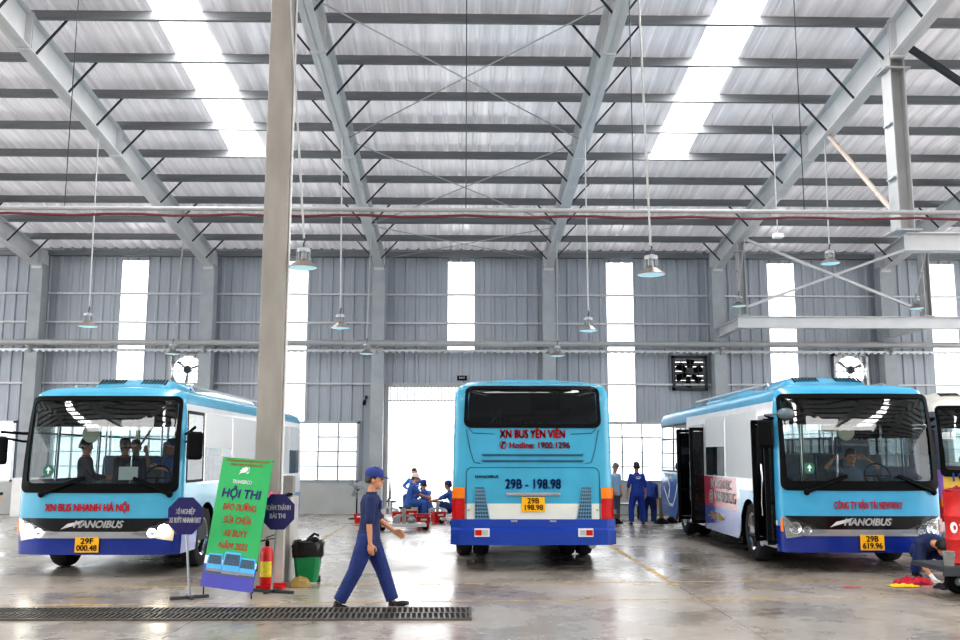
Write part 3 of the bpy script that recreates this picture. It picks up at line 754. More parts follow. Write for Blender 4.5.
        b = MB(); patch(ffn, [(s*1.19, .62), (s*1.225, .62), (s*1.225, .8), (s*1.2, .82)], .03, 0, b, 4); b.build('indicator', amber, h, fix=False)
    pl = MB().box((0, -.03, 0), (.36, .015, .22)).build('number_plate', plate_m, root, loc=(p.get('platex', -.02), 0, .47))
    for k, s in enumerate(p['plate']): text(s, 'number', letter_k, pl, (0, -.04, .05-.1*k), FRONT, .115, [.18, .29][k], bold=.003)
    text(p['front'], 'front_lettering', letter_r, root, (p.get('frontx', 0), -.012, 1.0), FRONT, .15, p.get('frontw', 1.3), bold=p.get('fbold', .006))
    # ---- rear
    if p.get('rearwin', 1):
        o, i = rrect(1.08, 1.06, 2.07, 2.71, .11), rrect(1.02, 1.01, 2.13, 2.66, .08)
        ringpatch(rfn, o, i, .025).build('rear_window_frame', black, root, smooth=True)
        fillpatch(rfn, i, .0).build('rear_window', dark_glass if p.get('rear') else side_glass, root, smooth=True, fix=False)
    rl = p.get('rear')
    if rl:
        Y = L
        mb = MB(); patch(rfn, ((-1.24, .33), (1.24, .33), (1.245, .70), (-1.245, .70)), .07, 0, mb, 24)
        lip = [rfn(-1.245+2.49*k/24, .70, 0) for k in range(25)]; lo = [rfn(-1.245+2.49*k/24, .70, .07) for k in range(25)]
        mb.add(lip+lo, [(k, k+1, 25+k+1, 25+k) for k in range(24)]); mb.build('rear_bumper', mat('bumper_blue', (28, 66, 158), .3, 0, .06), root, fix=False)
        for s in (-1, 1):
            for (z0, z1, m, nm) in ((.68, 1.0, redlens, 'tail_light'), (1.005, 1.17, amber, 'indicator')):
                b = MB(); patch(rfn, [(s*1.06, z0), (s*1.247, z0), (s*1.247, z1), (s*1.06, z1)], .022, 0, b, 6); b.build(nm, m, root, fix=False)
            lampb = MB().span((s*.68, Y+.09, .45), (s*.91, Y+.145, .57)).build('bumper_lamp', white, root)
            MB().span((s*.70, Y+.14, .47), (s*.79, Y+.152, .55)).build('reversing_lens', lamp_glass, lampb); MB().span((s*.80, Y+.14, .47), (s*.9, Y+.152, .55)).build('reflector', redlens, lampb)
            tz = [(s*.67, .68), (s*.9, .68), (s*.9, 1.17), (s*.76, 1.17)]
            b = MB(); patch(rfn, tz, .012, 0, b, 10)
            vt = b.build('radiator_vent', mesh_m, root, fix=False); g = MB()
            for k in range(9):
                z = .71+k*.053; q = (z-.68)/.49; g.bar(rfn(s*(.67+.09*q), z, .016), rfn(s*.9, z, .016), .014, .022)
            for k in range(6):
                u = k/5; g.bar(rfn(s*(.68+.22*u), .69, .016), rfn(s*(.77+.13*u), 1.165, .016), .014, .014)
            g.build('grid', mat('vent_grid_blue', (96, 140, 164), .5), vt)
        # engine hatch seam, handle, louvres
        sm_ = mat('seam_dark', (36, 92, 118), .6); path = densify(rrect(1.04, 1.04, .6, 1.47, .09), 4); path = path+[path[0]]
        MB().tube([rfn(x, z, .004) for x, z in path], .007, 5, cap=False).build('engine_hatch_seam', sm_, root)
        MB().bar(rfn(-.42, 1.07, .03), rfn(.42, 1.07, .03), .03, .05).build('hatch_handle', alu, root, bevel=.01)
        for z in (1.55, 1.64):
            lv = MB(); patch(rfn, ((-.78, z), (.78, z), (.78, z+.022), (-.78, z+.022)), .012, 0, lv); lv.bar(rfn(-.8, z+.026, .014), rfn(.8, z+.026, .014), .03, .012); lv.build('louvre', sm_, root)
        for s in (-1, 1):
            MB().tube([rfn(s*1.0, 2.06, .006), rfn(s*.93, 1.99, .006), rfn(s*.6, 1.975, .006)], .007, 5).build('body_crease', sm_, root)
            MB().tube([rfn(s*1.04, 2.04, .006), rfn(s*.98, 1.74, .006), rfn(s*.92, 1.55, .006), rfn(s*.82, 1.53, .006)], .007, 5).build('body_crease', sm_, root)
            MB().box(rfn(s*.3, .675, .08), (.1, .02, .025)).build('tow_cover', alu, root); MB().ell(rfn(s*1.0, .84, .02), .02).build('latch', alu, root); MB().ell(rfn(s*.96, 2.61, -.03), (.03, .015, .03)).build('roof_marker', redlens, root)
        text(rl[0], 'rear_lettering', letter_r, root, (0, Y+.012-.03, 1.97), BACK, .17, 1.02, bold=.007)
        text(rl[1], 'rear_lettering', letter_r, root, (-.03, Y+.012-.022, 1.8), BACK, .13, 1.1, bold=.004)
        text(rl[2], 'rear_number', letter_b, root, (0, Y+.012, 1.215), BACK, .2, .86, bold=.006)
        text('HANOIBUS', 'rear_emblem', darkgrey, root, (.72, Y+.012, 1.33), BACK, .06, .36, bold=.002)
        rp = MB().box((0, .02, 0), (.36, .015, .22)).build('rear_plate', plate_m, root, loc=(0, L, .92))
        for k, s in enumerate(p['plate']): text(s, 'number', letter_k, rp, (0, .03, .05-.1*k), BACK, .11, [.18, .28][k], bold=.002)
        MB().tube([(-.85, L-1.4, .4), (-.85, L-.3, .35), (-.9, L-.05, .33)], .06, 14).tube([(-.9, L-.05, .33), (-.91, L+.02, .325)], .062, 14).build('exhaust_pipe', alu, root, smooth=True)
        MB().tube([(-.9, WR, .475), (.9, WR, .475)], .09, 12).ell((0, WR, .46), (.2, .2, .2)).build('rear_axle', black, root)
        MB().span((-.45, L-.28, 2.36), (0, L-.22, 2.62)).span((-.42, L-.22, 2.39), (-.03, L-.215, 2.59)).build('rear_display', darkgrey, root); MB().span((-.35, L-.17, 2.2), (.35, L-.12, 2.25)).build('high_brake_light', redlens, root); MB().span((-.42, L-.2, 2.17), (.42, L-.13, 2.28)).build('brake_light_case', black, root)
    # ---- side windows
    bw = MB()
    for s in (-1, 1):
        for w in wins[s]:
            y0, y1, kind = w[:3]
            def sp(y, z, o): return V((s*(halfw(z)+o), y, z))
            zs = (1.36, 1.9, 2.3, 2.46)
            g = MB()
            for za, zb_ in zip(zs, zs[1:]): g.quad(sp(y0, za, .002), sp(y1, za, .002), sp(y1, zb_, .002), sp(y0, zb_, .002))
            m = {'g': side_glass, 'w': white_film, 'd': tint_glass}[kind[0]]
            if kind == 'gw':                       # clear lower half, film above
                g = MB().quad(sp(y0, 1.36, .002), sp(y1, 1.36, .002), sp(y1, 1.9, .002), sp(y0, 1.9, .002)); g.build('side_window', side_glass, root, fix=False)
                g = MB().quad(sp(y0, 1.9, .002), sp(y1, 1.9, .002), sp(y1, 2.3, .002), sp(y0, 2.3, .002)).quad(sp(y0, 2.3, .002), sp(y1, 2.3, .002), sp(y1, 2.46, .002), sp(y0, 2.46, .002)); m = white_film
            pn = g.build('side_window', m, root, fix=False)
            if kind in 'gd':
                f = MB()
                for a, b in ((y0, y0+.05), (y1-.05, y1)):
                    for za, zb_ in zip(zs, zs[1:]): f.quad(sp(a, za, .006), sp(b, za, .006), sp(b, zb_, .006), sp(a, zb_, .006))
                f.quad(sp(y0, 1.36, .006), sp(y1, 1.36, .006), sp(y1, 1.4, .006), sp(y0, 1.4, .006)); f.quad(sp(y0, 2.41, .006), sp(y1, 2.41, .006), sp(y1, 2.46, .006), sp(y0, 2.46, .006)); f.quad(sp(y0, 2.1, .006), sp(y1, 2.1, .006), sp(y1, 2.13, .006), sp(y0, 2.13, .006))
                f.build('window_seal', black, pn, fix=False)
    # ---- doors: folded leaves swung outwards
    for d in doors:
        y0, y1 = d[:2]
        MB().span((-1.26, y0, 2.3), (-1.2, y1, 2.36)).build('door_header', mat('door_header_grey', (170, 166, 172), .4), root)
        MB().span((-1.27, y0, .36), (-.7, y1, .42)).build('step', alu, root)
        dk = MB().span((-.72, y0-.05, .42), (-.7, y1+.05, .85)).span((-1.2, y0, .42), (-1.2+.02, y0+.01, 2.3)); dk.build('stepwell', floor_dark, root)
        for yy, dr in ((y0+.03, 1), (y1-.03, -1)):
            ln = d[2]; lf = MB(); x0, x1 = -1.16, -1.16-ln
            for zz in (.44, 2.26): lf.span((x0, yy-.02, zz-.035), (x1, yy+.02, zz+.035))
            for x in (x0-.03, x1+.03): lf.span((x-.035, yy-.02, .44), (x+.035, yy+.02, 2.26))
            lf.span((x0, yy-.015, 1.0), (x1, yy+.015, 1.06))
            lf = lf.build('door_leaf', black, root); MB().span((x0-.06, yy-.004, .48), (x1+.06, yy+.004, 2.22)).build('door_glass', dark_glass, lf)
            MB().tube([(x0-.1, yy+dr*.05, .8), (x0-.12, yy+dr*.09, 1.0), (x0-.1, yy+dr*.09, 1.4), (x0-.1, yy+dr*.05, 1.6)], .014, 6).build('door_handrail', chrome, lf, smooth=True)
    # ---- interior
    MB().span((-1.18, 2.0, .86), (1.18, L-.3, .9)).span((-1.18, .3, .42), (1.18, 2.0, .46)).span((.22, .8, .46), (1.18, 2.0, .9)).build('cabin_floor', floor_dark, root)
    MB().span((-1.1, .4, 2.62), (1.1, L-.4, 2.65)).build('cabin_ceiling', mat('cabin_ceiling', (186, 188, 188), .6), root)
    if p.get('interior', 1):
        for k, y in enumerate([3.0+.85*i for i in range(7)]):
            for sx in (-.82, .82):
                if sx < 0 and any(d[0]-.1 < y < d[1]+.3 for d in doors): continue
                for q in (-.22, .22):
                    mb = MB().box((sx+q*.98, y, 1.28), (.38, .4, .08)); mb.box((sx+q*.98, y+.2, 1.54), (.38, .07, .46), M.Rotation(-.12, 3, 'X')); mb.box((sx+q*.98, y, 1.07), (.08, .3, .35)); mb.build('passenger_seat', seat_m, root, bevel=.02)
        MB().box((.62, 1.45, 1.22), (.46, .46, .1)).box((.62, 1.7, 1.62), (.46, .1, .75), M.Rotation(-.1, 3, 'X')).box((.62, 1.45, 1.03), (.2, .3, .3)).build('driver_seat', seat_m, root, bevel=.03)
        MB().add(*[(lambda q: (q.v, q.f))(MB().tube([(.62+.21*math.cos(a*PI/12), .88+.06*math.sin(a*PI/12), 1.42+.19*math.sin(a*PI/12)) for a in range(25)], .014, 6))][0]).bar((.42, .88, 1.42), (.82, .88, 1.42), .03, .02).tube([(.62, .88, 1.42), (.62, .72, 1.25)], .03, 8).build('steering_wheel', black, root)
        for x, y in ((-.45, 1.35), (.3, 1.9), (-.35, 2.6), (.35, 3.6), (-.35, 4.6), (.35, 5.6), (-.35, 6.9)):
            MB().tube([(x, y, .9), (x, y, 2.62)], .018, 8).build('grab_pole', pole_m if y > 2 else chrome, root)
        for x in (-.4, .4): MB().tube([(x, 1.9, 2.45), (x, L-1.2, 2.45)], .016, 6).build('grab_rail', pole_m, root)
        hp = MB()
        hp.tube([(.05, 1.15, .9), (.08, 1.15, 1.75), (.25, 1.5, 2.2), (.28, 1.9, 2.5)], .018, 8); hp.build('driver_partition_rail', chrome, root)
        MB().span((-.0, 1.85, .9), (1.1, 1.88, 1.75)).build('driver_partition', mat('partition_grey', (90, 100, 108), .4), root)
        MB().box((.3, .42, 1.5), (.3, .02, .2)).build('dash_card', white, root) if p.get('card') else None
        # dashboard papers and the round rear-view mirror
        MB().lathe([(.0001, .02), (.13, .015), (.14, 0), (.13, -.02), (.0001, -.03)], (-.06 if not p.get('mirx') else p['mirx'], .36, 2.1), (0, 1, 0), 20).tube([(-.06 if not p.get('mirx') else p['mirx'], .38, 2.1), (-.06, .45, 2.3)], .012, 6).build('interior_mirror', mat('mirror_back_cream', (214, 208, 190), .5), root)
    MB().lathe([(.0001, 0), (.085, 0), (.085, .004), (.0001, .004)], ffn(-.78, 1.55, .006), (0, -1, .1), 24).build('round_sticker', mat('green_sticker', (30, 108, 84), .5), root)
    c = ffn(-.78, 1.55, .014)
    MB().prism([(-.012, -.05), (.012, -.05), (.012, 0), (.04, 0), (0, .055), (-.04, 0), (-.012, 0)], c, (1, 0, 0), (0, 0, 1), (0, -.002, 0)).build('sticker_arrow', letter_w, root)
    if p.get('visor'):
        for a, b in ((.02, .5), (.54, 1.02)): MB().span((a, .42, 2.0), (b, .45, 2.26)).build('sun_visor', black, root, bevel=.01)
        MB().span((-.42, .4, 2.1), (-.14, .44, 2.2)).build('route_card', white, root)
    # ---- roof equipment
    rm = p.get('roof_m', body_m)
    def hood(y0, y1, hw, h, zb0, nm, m):
        rings = []
        for k, y in enumerate((y0, y0+.28, y0+.5, y1-.4, y1)):
            f = (.0, .62, 1, 1, .1)[k]; w = hw*(.86 if k in (0, 4) else 1)
            rings.append([V((x*w, y, zb0+zz*h*f+.0)) for x, zz in ((-1, -.6), (-1, .2), (-.93, .75), (-.8, 1), (0, 1.06), (.8, 1), (.93, .75), (1, .2), (1, -.6))])
        return MB().loft(rings).build(nm, m, root, smooth=True)
    hd = hood(.95, 2.9, .66, .17, 2.84, 'air_conditioner', rm)
    for sx in (-1, 1):
        for k in range(8):
            MB().box((sx*(.16+k*.055), 1.26, 2.965), (.03, .2, .012), M.Rotation(.45, 3, 'X')).build('vent_slot', black, hd)
    hood(3.3, 6.8, .8, .12, 2.84, 'roof_pod', p.get('pod_m', rm))
    for sx in (-1, 1):
        MB().tube([(sx*.98, 1.2, 2.84), (sx*.98, 1.3, 2.9), (sx*.98, 6.6, 2.9), (sx*.98, 6.7, 2.84)], .022, 8).build('roof_rail', alu, root, smooth=True)
    # ---- mirrors
    for s in (-1, 1):
        if s in p.get('mirrors', ()):
            an, dx, dz = p['mirrors'][s]
            b = fpt(s*.96, p.get('armz', 2.3)); hd_ = V((s*(1.25+dx), b.y-.12+an, 2.2+dz))
            q = MB().tube([b, b+V((s*.05, -.05, 0)), hd_+V((0, 0, .14))], .022, 8).tube([b-V((0, 0, .12)), b+V((s*.05, -.05, -.12)), hd_+V((0, 0, .06))], .018, 8)
            q.build('mirror_arm', black, root, smooth=True)
            MB().box(hd_-V((0, 0, .14)), (.25, .1, .42)).build('side_mirror', black, root, bevel=.045)
            if p.get('roundmir') == s: MB().ell(hd_+V((-s*.32, -.02, .16)), (.14, .09, .09)).tube([hd_+V((0, 0, .14)), hd_+V((-s*.25, 0, .16))], .02, 6).build('round_mirror', mat('mirror_grey', (96, 112, 118), .3), root, smooth=True)
    for y in (1.0, 2.6): 
        MB().ell((1.255, y if y > 2 else 1.0+.02, .96), (.015, .04, .03)).build('side_marker', amber, root); MB().ell((-1.255, y if y > 2 else 1.03, .96), (.015, .04, .03)).build('side_marker', amber, root)
    for k, (yc, zc, bd, sz, wd, m, rot, sd) in enumerate(p.get('sidetext', [])):
        text(bd, 'side_lettering', m, root, (sd*1.262, yc, zc), rot, sz, wd, bold=.004)
    for pts, w0, sd in p.get('swoosh', []):
        mb = MB(); 
        for (ya, za), (yb, zb_) in zip(pts, pts[1:]):
            d = V((yb-ya, zb_-za)); nn = V((-d.y, d.x)).normalized()*w0/2
            mb.quad((sd*1.258, ya-nn.x, za-nn.y), (sd*1.258, ya+nn.x, za+nn.y), (sd*1.258, yb+nn.x, zb_+nn.y), (sd*1.258, yb-nn.x, zb_-nn.y))
        mb.build('swoosh', swoosh_m, root, fix=False)
    for c in [c for c in COL.objects if c.parent == root and c.name.split('.')[0] in ('tyre', 'rear_axle')]: c.location.z -= lift/root.scale.z
    return root
SKYB, SKYB2, DKB, WHT, LAV = (80, 170, 202), (72, 166, 206), (24, 50, 138), (246, 247, 249), (146, 160, 226)
OPENW = [(1.35, 3.0, 'g'), (3.05, 4.9, 'g'), (4.95, 6.8, 'g'), (6.85, 8.2, 'g'), (8.25, 9.4, 'g')]
rear_paint = paint('rear_bus_livery', (72, 166, 198), [((222, 224, 214), [(2, .68, .93)]), ((28, 66, 158), [(2, None, .70)])])
right_paint = paint('right_bus_livery', SKYB2, [
    (WHT, [(0, None, -1.15), (1, 1.15, 6.6), (2, 1.0, 2.56)]), (WHT, [(0, None, -1.15), (1, .3, 1.2), (2, 2.2, 2.56)]),
    ((80, 166, 220), [(0, None, -1.15), (1, .3, 2.3), (2, .8, 1.16)]),
    ((210, 84, 110), [(0, None, -1.15), (1, 2.5, 4.95), (2, .78, 1.34)]), ((222, 120, 130), [(0, None, -1.15), (1, 6.3, 7.0), (2, 1.1, 1.36)]),
    ((98, 122, 204), [(0, None, -1.15), (1, 2.3, 6.6), (2, None, .78)]),
    ((44, 112, 196), [(0, None, -1.15), (1, 7.75, None), (2, None, 1.2)]),
    (DKB, [(1, None, .25), (2, None, .7)]), (DKB, [(0, None, -1.15), (1, None, 2.05), (2, None, .7)]), (WHT, [(0, None, -1.15), (1, .2, 2.05), (2, .7, .77)]), (DKB, [(0, 1.15, None), (2, None, .72)])])
left_paint = paint('left_bus_livery', SKYB, [
    (WHT, [(0, 1.1, None), (1, .9, None), (2, 1.32, 2.56)]), (WHT, [(0, 1.1, None), (1, .3, 1.3), (2, 2.2, 2.56)]), (WHT, [(0, 1.1, None), (1, 4.5, None), (2, .9, 1.4)]),
    (WHT, [(0, 1.1, None), (1, .2, 4.5), (2, .78, .83)]), (LAV, [(0, 1.1, None), (1, .2, None), (2, None, .78)]),
    (DKB, [(1, None, .22), (2, None, .72)]), (DKB, [(0, None, -1.1), (2, None, .72)])])
yellow_paint = paint('yellow_bus_livery', (238, 196, 84), [((150, 112, 190), [(0, None, -1.17), (2, .8, 1.36)]), ((70, 76, 92), [(2, 1.36, 2.55)]), ((232, 230, 220), [(2, 2.55, None)]), ((180, 40, 50), [(2, None, .8)])], .35)
bus_right = make_bus(dict(label='blue bus on the right facing front with both side doors open, plate 29B 619.96', loc=(6.07, 14.4, 0), rz=rad(-1.1), zs=1.03, lift=-.03, paint=right_paint,
    wf=1.75, doors=[(.27, 1.0, .22), (4.95, 6.3, .36)], winL=[(1.2, 3.2, 'w'), (3.3, 4.75, 'gw'), (6.6, 8.0, 'd'), (8.05, 9.4, 'd')], winR=[(.4, 1.3, 'g')]+OPENW, wr=7.2,
    plate=('29B', '619.96'), platex=.1, front='CÔNG TY VẬN TẢI NEWWAY', frontw=1.04, frontx=.08, fbold=.0025, visor=1, mirrors={-1: (0, .14, .0), 1: (.2, -.04, -.12)}, roundmir=-1,
    sidetext=[(3.6, 1.2, 'ĐỒNG PHỤC', .22, 1.5, letter_w, LSIDE, -1), (3.55, .97, '@ VINADOC', .26, 1.9, letter_w, LSIDE, -1), (4.0, .6, '~ Thủy Tiên ~', .18, 1.2, yellow, LSIDE, -1), (8.6, 1.28, 'HOTLINE', .1, .9, letter_w, LSIDE, -1)],
    swoosh=[([(6.55, .95), (6.75, 1.12), (7.2, 1.15), (7.6, 1.1), (7.9, .8), (8.2, .6), (8.6, .6), (8.95, .8), (9.25, .98)], .07, -1), ([(8.7, .75), (8.5, 1.0), (8.75, 1.25), (9.1, 1.3)], .1, -1)]))
bus_left = make_bus(dict(label='blue bus on the left with lit headlights, plate 29F 000.48', loc=(-5.37, 13.95, 0), rz=rad(-1.0), scale=.955, zs=1.03, paint=left_paint, lit=True, card=1, mirx=-.3,
    winL=[(.4, 1.3, 'g')]+OPENW, winR=[(.32, 1.22, 'g'), (1.3, 3.0, 'gw'), (3.05, 4.9, 'w'), (4.95, 6.8, 'w'), (6.85, 8.2, 'w'), (8.25, 9.4, 'gw')],
    plate=('29F', '000.48'), platex=-.1, front='XN BUS NHANH HÀ NỘI', frontw=1.22, frontx=-.14, armz=2.1, mirrors={-1: (0, .36, -.22), 1: (.0, .17, -.14)}, pod_m=white, flaps=0))
bus_rear = make_bus(dict(label='blue and white bus seen from behind in the middle, plate 29B 198.98', loc=(1.06, 14.72+9.8, 0), rz=rad(180), zs=1.025, lift=.06, paint=rear_paint,
    winL=[(.4, 1.3, 'g')]+OPENW, winR=[(.4, 1.3, 'g')]+OPENW, plate=('29B', '198.98'), front='XN BUS YÊN VIÊN', mirrors={}, wr=7.35,
    rear=('XN BUS YÊN VIÊN', '✆ Hotline: 1900.1296', '29B - 198.98'), interior=1))
bus_yellow = make_bus(dict(label='cream roofed bus with yellow front behind the right bus, cut by the frame', loc=(10.9, 19.0, 0), rz=rad(-1), paint=yellow_paint, grp=0, brand=0, interior=0,
    winL=OPENW, winR=OPENW, plate=('', ''), front='', mirrors={}, rearwin=1, lift=.12))
text('19', 'front_number', letter_b, bus_yellow, (-.92, -.0, 1.3-.1), FRONT, .24, .24, bold=.004)
MB().box((-.62, -.0, 1.95), (.3, .004, .3)).build('paper_notice', white, bus_yellow)
# ================================================================== SIGNS AND PROPS BY THE COLUMN
green_m = mat('banner_green', (20, 160, 84), .5, 0, .05); ban_blue = mat('banner_blue', (62, 60, 160), .5, 0, .06); orange_t = mat('orange_red_letters', (206, 74, 40), .5)
navy_t = mat('navy_letters', (44, 40, 120), .5); sky_p = mat('printed_sky_blue', (70, 170, 225), .5); dark_p = mat('printed_dark_glass', (44, 74, 96), .5, 0, .3, 30); red_t = mat('banner_red_letters', (216, 40, 48), .5)
BL, BR, TL = V((-3.325, 12.15, .12)), V((-2.6, 11.85, .075)), V((-3.215, 12.6, 1.725))
u = BR-BL; vv = TL-BL; bw, bh = u.length, vv.length; ux = u.normalized(); vz = (vv-ux*vv.dot(ux)).normalized(); ny = vz.cross(ux)
ban = thing('roll_banner', 'green banner reading HOI THI with three printed buses, leaning before the column', 'banner')
sx = vv.dot(ux)/vv.dot(vz)                      # the sheet leans sideways
ban.matrix_world = M(((ux.x, ny.x, vz.x, BL.x), (ux.y, ny.y, vz.y, BL.y), (ux.z, ny.z, vz.z, BL.z), (0, 0, 0, 1)))
bh = vv.dot(vz)
def bq(x0, x1, z0, z1, o, mb=None):
    mb = mb or MB(); q = lambda x, z: (x*bw+sx*z*bh, o, z*bh)
    return mb.quad(q(x0, z0), q(x1, z0), q(x1, z1), q(x0, z1))
mb = MB(); q = lambda x, z, o=0: (x*bw+sx*z*bh, o, z*bh)
for o in (0, .006): mb.quad(q(0, 0, o), q(1, 0, o), q(1, 1, o), q(0, 1, o))
mb.build('sheet', green_m, ban, fix=False)
bq(0, 1, 0, .19, -.002).build('blue_field', ban_blue, ban, fix=False)
mb = MB(); n = 14
for k in range(n):
    a, b = k/n, (k+1)/n; f = lambda t: .22+.012*math.cos(t*9)
    mb.quad(q(a, .17, -.003), q(b, .17, -.003), q(b, f(b), -.003), q(a, f(a), -.003))
mb.build('printed_sky', mat('printed_white', (226, 234, 236), .5), ban, fix=False)
bq(.04, .97, .1, .17, -.0035).build('printed_road', mat('printed_road', (70, 72, 86), .5), ban, fix=False)
for cx, w, h, z in ((.2, .29, .125, .12), (.53, .34, .155, .11), (.83, .3, .12, .115)):
    def poly(pts, o, m, nm):
        MB().add([q(cx+x*w, z+y*h, o) for x, y in pts], [tuple(range(len(pts)))]).build(nm, m, ban, fix=False)
    poly([(-.5, 0), (.5, 0), (.52, .5), (.46, 1), (.4, 1.05), (-.4, 1.05), (-.46, 1), (-.52, .5)], -.004, sky_p, 'printed_bus')
    poly([(-.44, .42), (.44, .42), (.4, .95), (-.4, .95)], -.005, dark_p, 'printed_windshield')
    poly([(-.48, .0), (.48, .0), (.48, .16), (-.48, .16)], -.005, mat('printed_grille', (120, 130, 140), .5), 'printed_bumper')
def bt(body, x, z, size, w, m, bold=0.): 
    p = q(x, z, -.004); return text(body, 'lettering', m, ban, p, (rad(90), 0, 0), size, w, bold=bold, ext=.0005)
bt('ỦY BAN NHÂN DÂN THÀNH PHỐ HÀ NỘI', .5, .978, .04, .66, orange_t, .0008); bt('TỔNG CÔNG TY VẬN TẢI HÀ NỘI', .5, .945, .04, .5, orange_t, .0008)
bt('TRANSERCO', .47, .81, .065, .3, letter_w, .0015); bt('HỘI THI', .49, .715, .16, .58, navy_t, .0045)
bt('BẢO DƯỠNG', .5, .61, .118, .5, red_t, .0015); bt('SỬA CHỮA', .5, .51, .118, .42, red_t, .0015); bt('XE BUÝT', .5, .41, .118, .35, red_t, .0015); bt('NĂM 2022', .5, .315, .115, .43, red_t, .0015)
mb = MB()
for k in range(5):                              # swirl of white blades
    p0 = q(.47, .885, -.004); a0 = rad(65+k*28); pts = []
    for t in range(7):
        a = a0-t*.22; r = .015+.078*(t/6)
        pts.append((p0[0]+.03-r*math.cos(a)*1.1, p0[2]-.01+r*math.sin(a)))
    for t in range(6):
        w0, w1 = .014*math.sin(PI*(t+.3)/6.6), .014*math.sin(PI*(t+1.3)/6.9)
        (x0, z0), (x1, z1) = pts[t], pts[t+1]; mb.quad((x0, -.004, z0-w0), (x1, -.004, z1-w1), (x1, -.004, z1+w1), (x0, -.004, z0+w0))
mb.build('emblem', letter_w, ban, fix=False)
fr = MB(); c = V(q(.5, .5, .06))
for a in ((0, 0), (1, 0), (0, 1), (1, 1)): fr.tube([q(a[0], a[1], .008), c], .008, 6)
Rinv = ban.matrix_world.inverted()
for a in ((.06, 0), (.97, 0)):
    p = V(q(a[0], a[1], .008)); w = ban.matrix_world @ p; fr.tube([p, Rinv @ V((w.x+.01, w.y-.02, .004))], .009, 6)
w = ban.matrix_world @ c; fr.tube([c, Rinv @ V((w.x+.1, w.y+.45, .004))], .008, 6)
fr.build('stand_poles', black, ban)
def octa(name, label, base, c, foot, lines, w=.43):
    t = thing(name, label, 'sign', (base[0], base[1], 0)); dx, dz = c[0]-base[0], c[2]
    r = w/2/math.cos(PI/8); pts = [(r*math.cos(PI/8+k*PI/4), r*math.sin(PI/8+k*PI/4)*1.05) for k in range(8)]
    p = MB().prism(pts, (dx, -.02, dz), (1, 0, 0), (0, 0, 1), (0, .012, 0)).build('panel', sign_blue, t)
    p2 = MB().prism([(x*.97, y*.97) for x, y in pts], (dx, -.022, dz), (1, 0, 0), (0, 0, 1), (0, .001, 0)); 
    for k, s in enumerate(lines): text(s[0], 'lettering', letter_w, p, (dx, -.024, dz+.05-.105*k), FRONT, .088, s[1], bold=.002)
    MB().tube([(0, 0, .02), (dx, 0, dz)], .016, 8).build('pole', alu, t)
    MB().bar((-foot[0], -foot[1], .02), (foot[0], foot[1], .02), .035, .035).bar((foot[1]*.5, -foot[0]*.5, .02), (-foot[1]*.5, foot[0]*.5, .02), .035, .035).build('foot', darkgrey, t)
octa('octagon_sign', 'navy octagonal sign on a pole in front of the left bus corner', (-3.38, 11.9), (-3.47, 12, 1.0), (.2, .12), [('XÍ NGHIỆP', .24), ('XE BUÝT NHANH BRT', .39)])
octa('octagon_sign', 'navy octagonal sign on a pole, partly behind the green banner', (-2.48, 12.42), (-2.43, 12.42, 1.02), (.3, -.12), [('HOÀN THÀNH', .33), ('BÀI THI', .2)])
t = thing('fire_extinguisher', 'red fire extinguisher with yellow label standing by the plinth', 'fire extinguisher', (-2.625, 12.76, .031))
MB().lathe([(.0001, .04), (.08, .04), (.086, .06), (.086, .42), (.065, .49), (.03, .52), (.0001, .52)], n=24).build('cylinder', red, t, smooth=True)
MB().add([(.0875*math.sin(rad(a)), -.0875*math.cos(rad(a)), z) for a in range(-60, 61, 12) for z in (.13, .33)], [(2*k, 2*k+2, 2*k+3, 2*k+1) for k in range(10)]).build('label_sheet', mat('label_yellow', (232, 206, 60), .5, 0, .15, 25), t, smooth=True, fix=False)
MB().lathe([(.025, .51), (.03, .56), (.02, .6), (.0001, .6)], n=12).bar((-.02, 0, .63), (.12, 0, .68), .02, .012).bar((-.02, 0, .61), (.12, 0, .62), .02, .012).build('valve', black, t)
MB().tube([(-.03, 0, .6), (-.1, -.03, .58), (-.125, -.04, .45), (-.122, -.04, .2)], .012, 8).build('hose', black, t, smooth=True)
tr = thing('extinguisher_tray', 'low red tray on the floor under the fire extinguisher', 'tray', (-2.6, 12.74, 0))
MB().span((-.13, -.12, 0), (.22, .17, .03)).span((-.13, -.12, .03), (.22, -.1, .06)).span((-.13, .15, .03), (.22, .17, .06)).build('base', red, tr, bevel=.006)
t = thing('waste_bin', 'green waste bin with a black bag liner beside the plinth', 'bin', (-2.17, 13.3, 0))
def sqring(w, d, z, r=.04): return [V((x, y, z)) for x, y in [(w-r, -d), (w, -d+r), (w, d-r), (w-r, d), (-w+r, d), (-w, d-r), (-w, -d+r), (-w+r, -d)]]
MB().loft([sqring(.14, .14, .03), sqring(.165, .16, .25), sqring(.19, .18, .52)]).build('body', mat('bin_green', (16, 128, 76), .45, 0, .08), t, bevel=.008)
bg_ = MB(); rng = []
random.seed(3)
for z, f in ((.36, 1.03), (.4, 1.1), (.46, 1.14), (.53, 1.16), (.565, 1.1), (.57, .95), (.5, .8)):
    rng.append([V((.19*f*(1+random.uniform(-.06, .06))*math.copysign(abs(math.cos(a))**.6, math.cos(a)), .18*f*(1+random.uniform(-.06, .06))*math.copysign(abs(math.sin(a))**.6, math.sin(a)), z+random.uniform(-.02, .02))) for a in [2*PI*k/22 for k in range(22)]])
bg_.loft(rng, cap=False).build('bag', mat('bag_black', (26, 26, 28), .3, 0, .3), t, smooth=True)
MB().ell((.06, 0, .58), (.09, .1, .05)).tube([(.0, -.02, .6), (.08, .0, .67), (.14, .02, .64)], .02, 6).build('rubbish', black, t)
for sx_ in (-1, 1): MB().lathe([(.0001, -.02), (.045, -.02), (.045, .02), (.0001, .02)], (sx_*.13, .17, .045), (1, 0, 0), 14).build('wheel', black, t)
t = MB(); rr = []
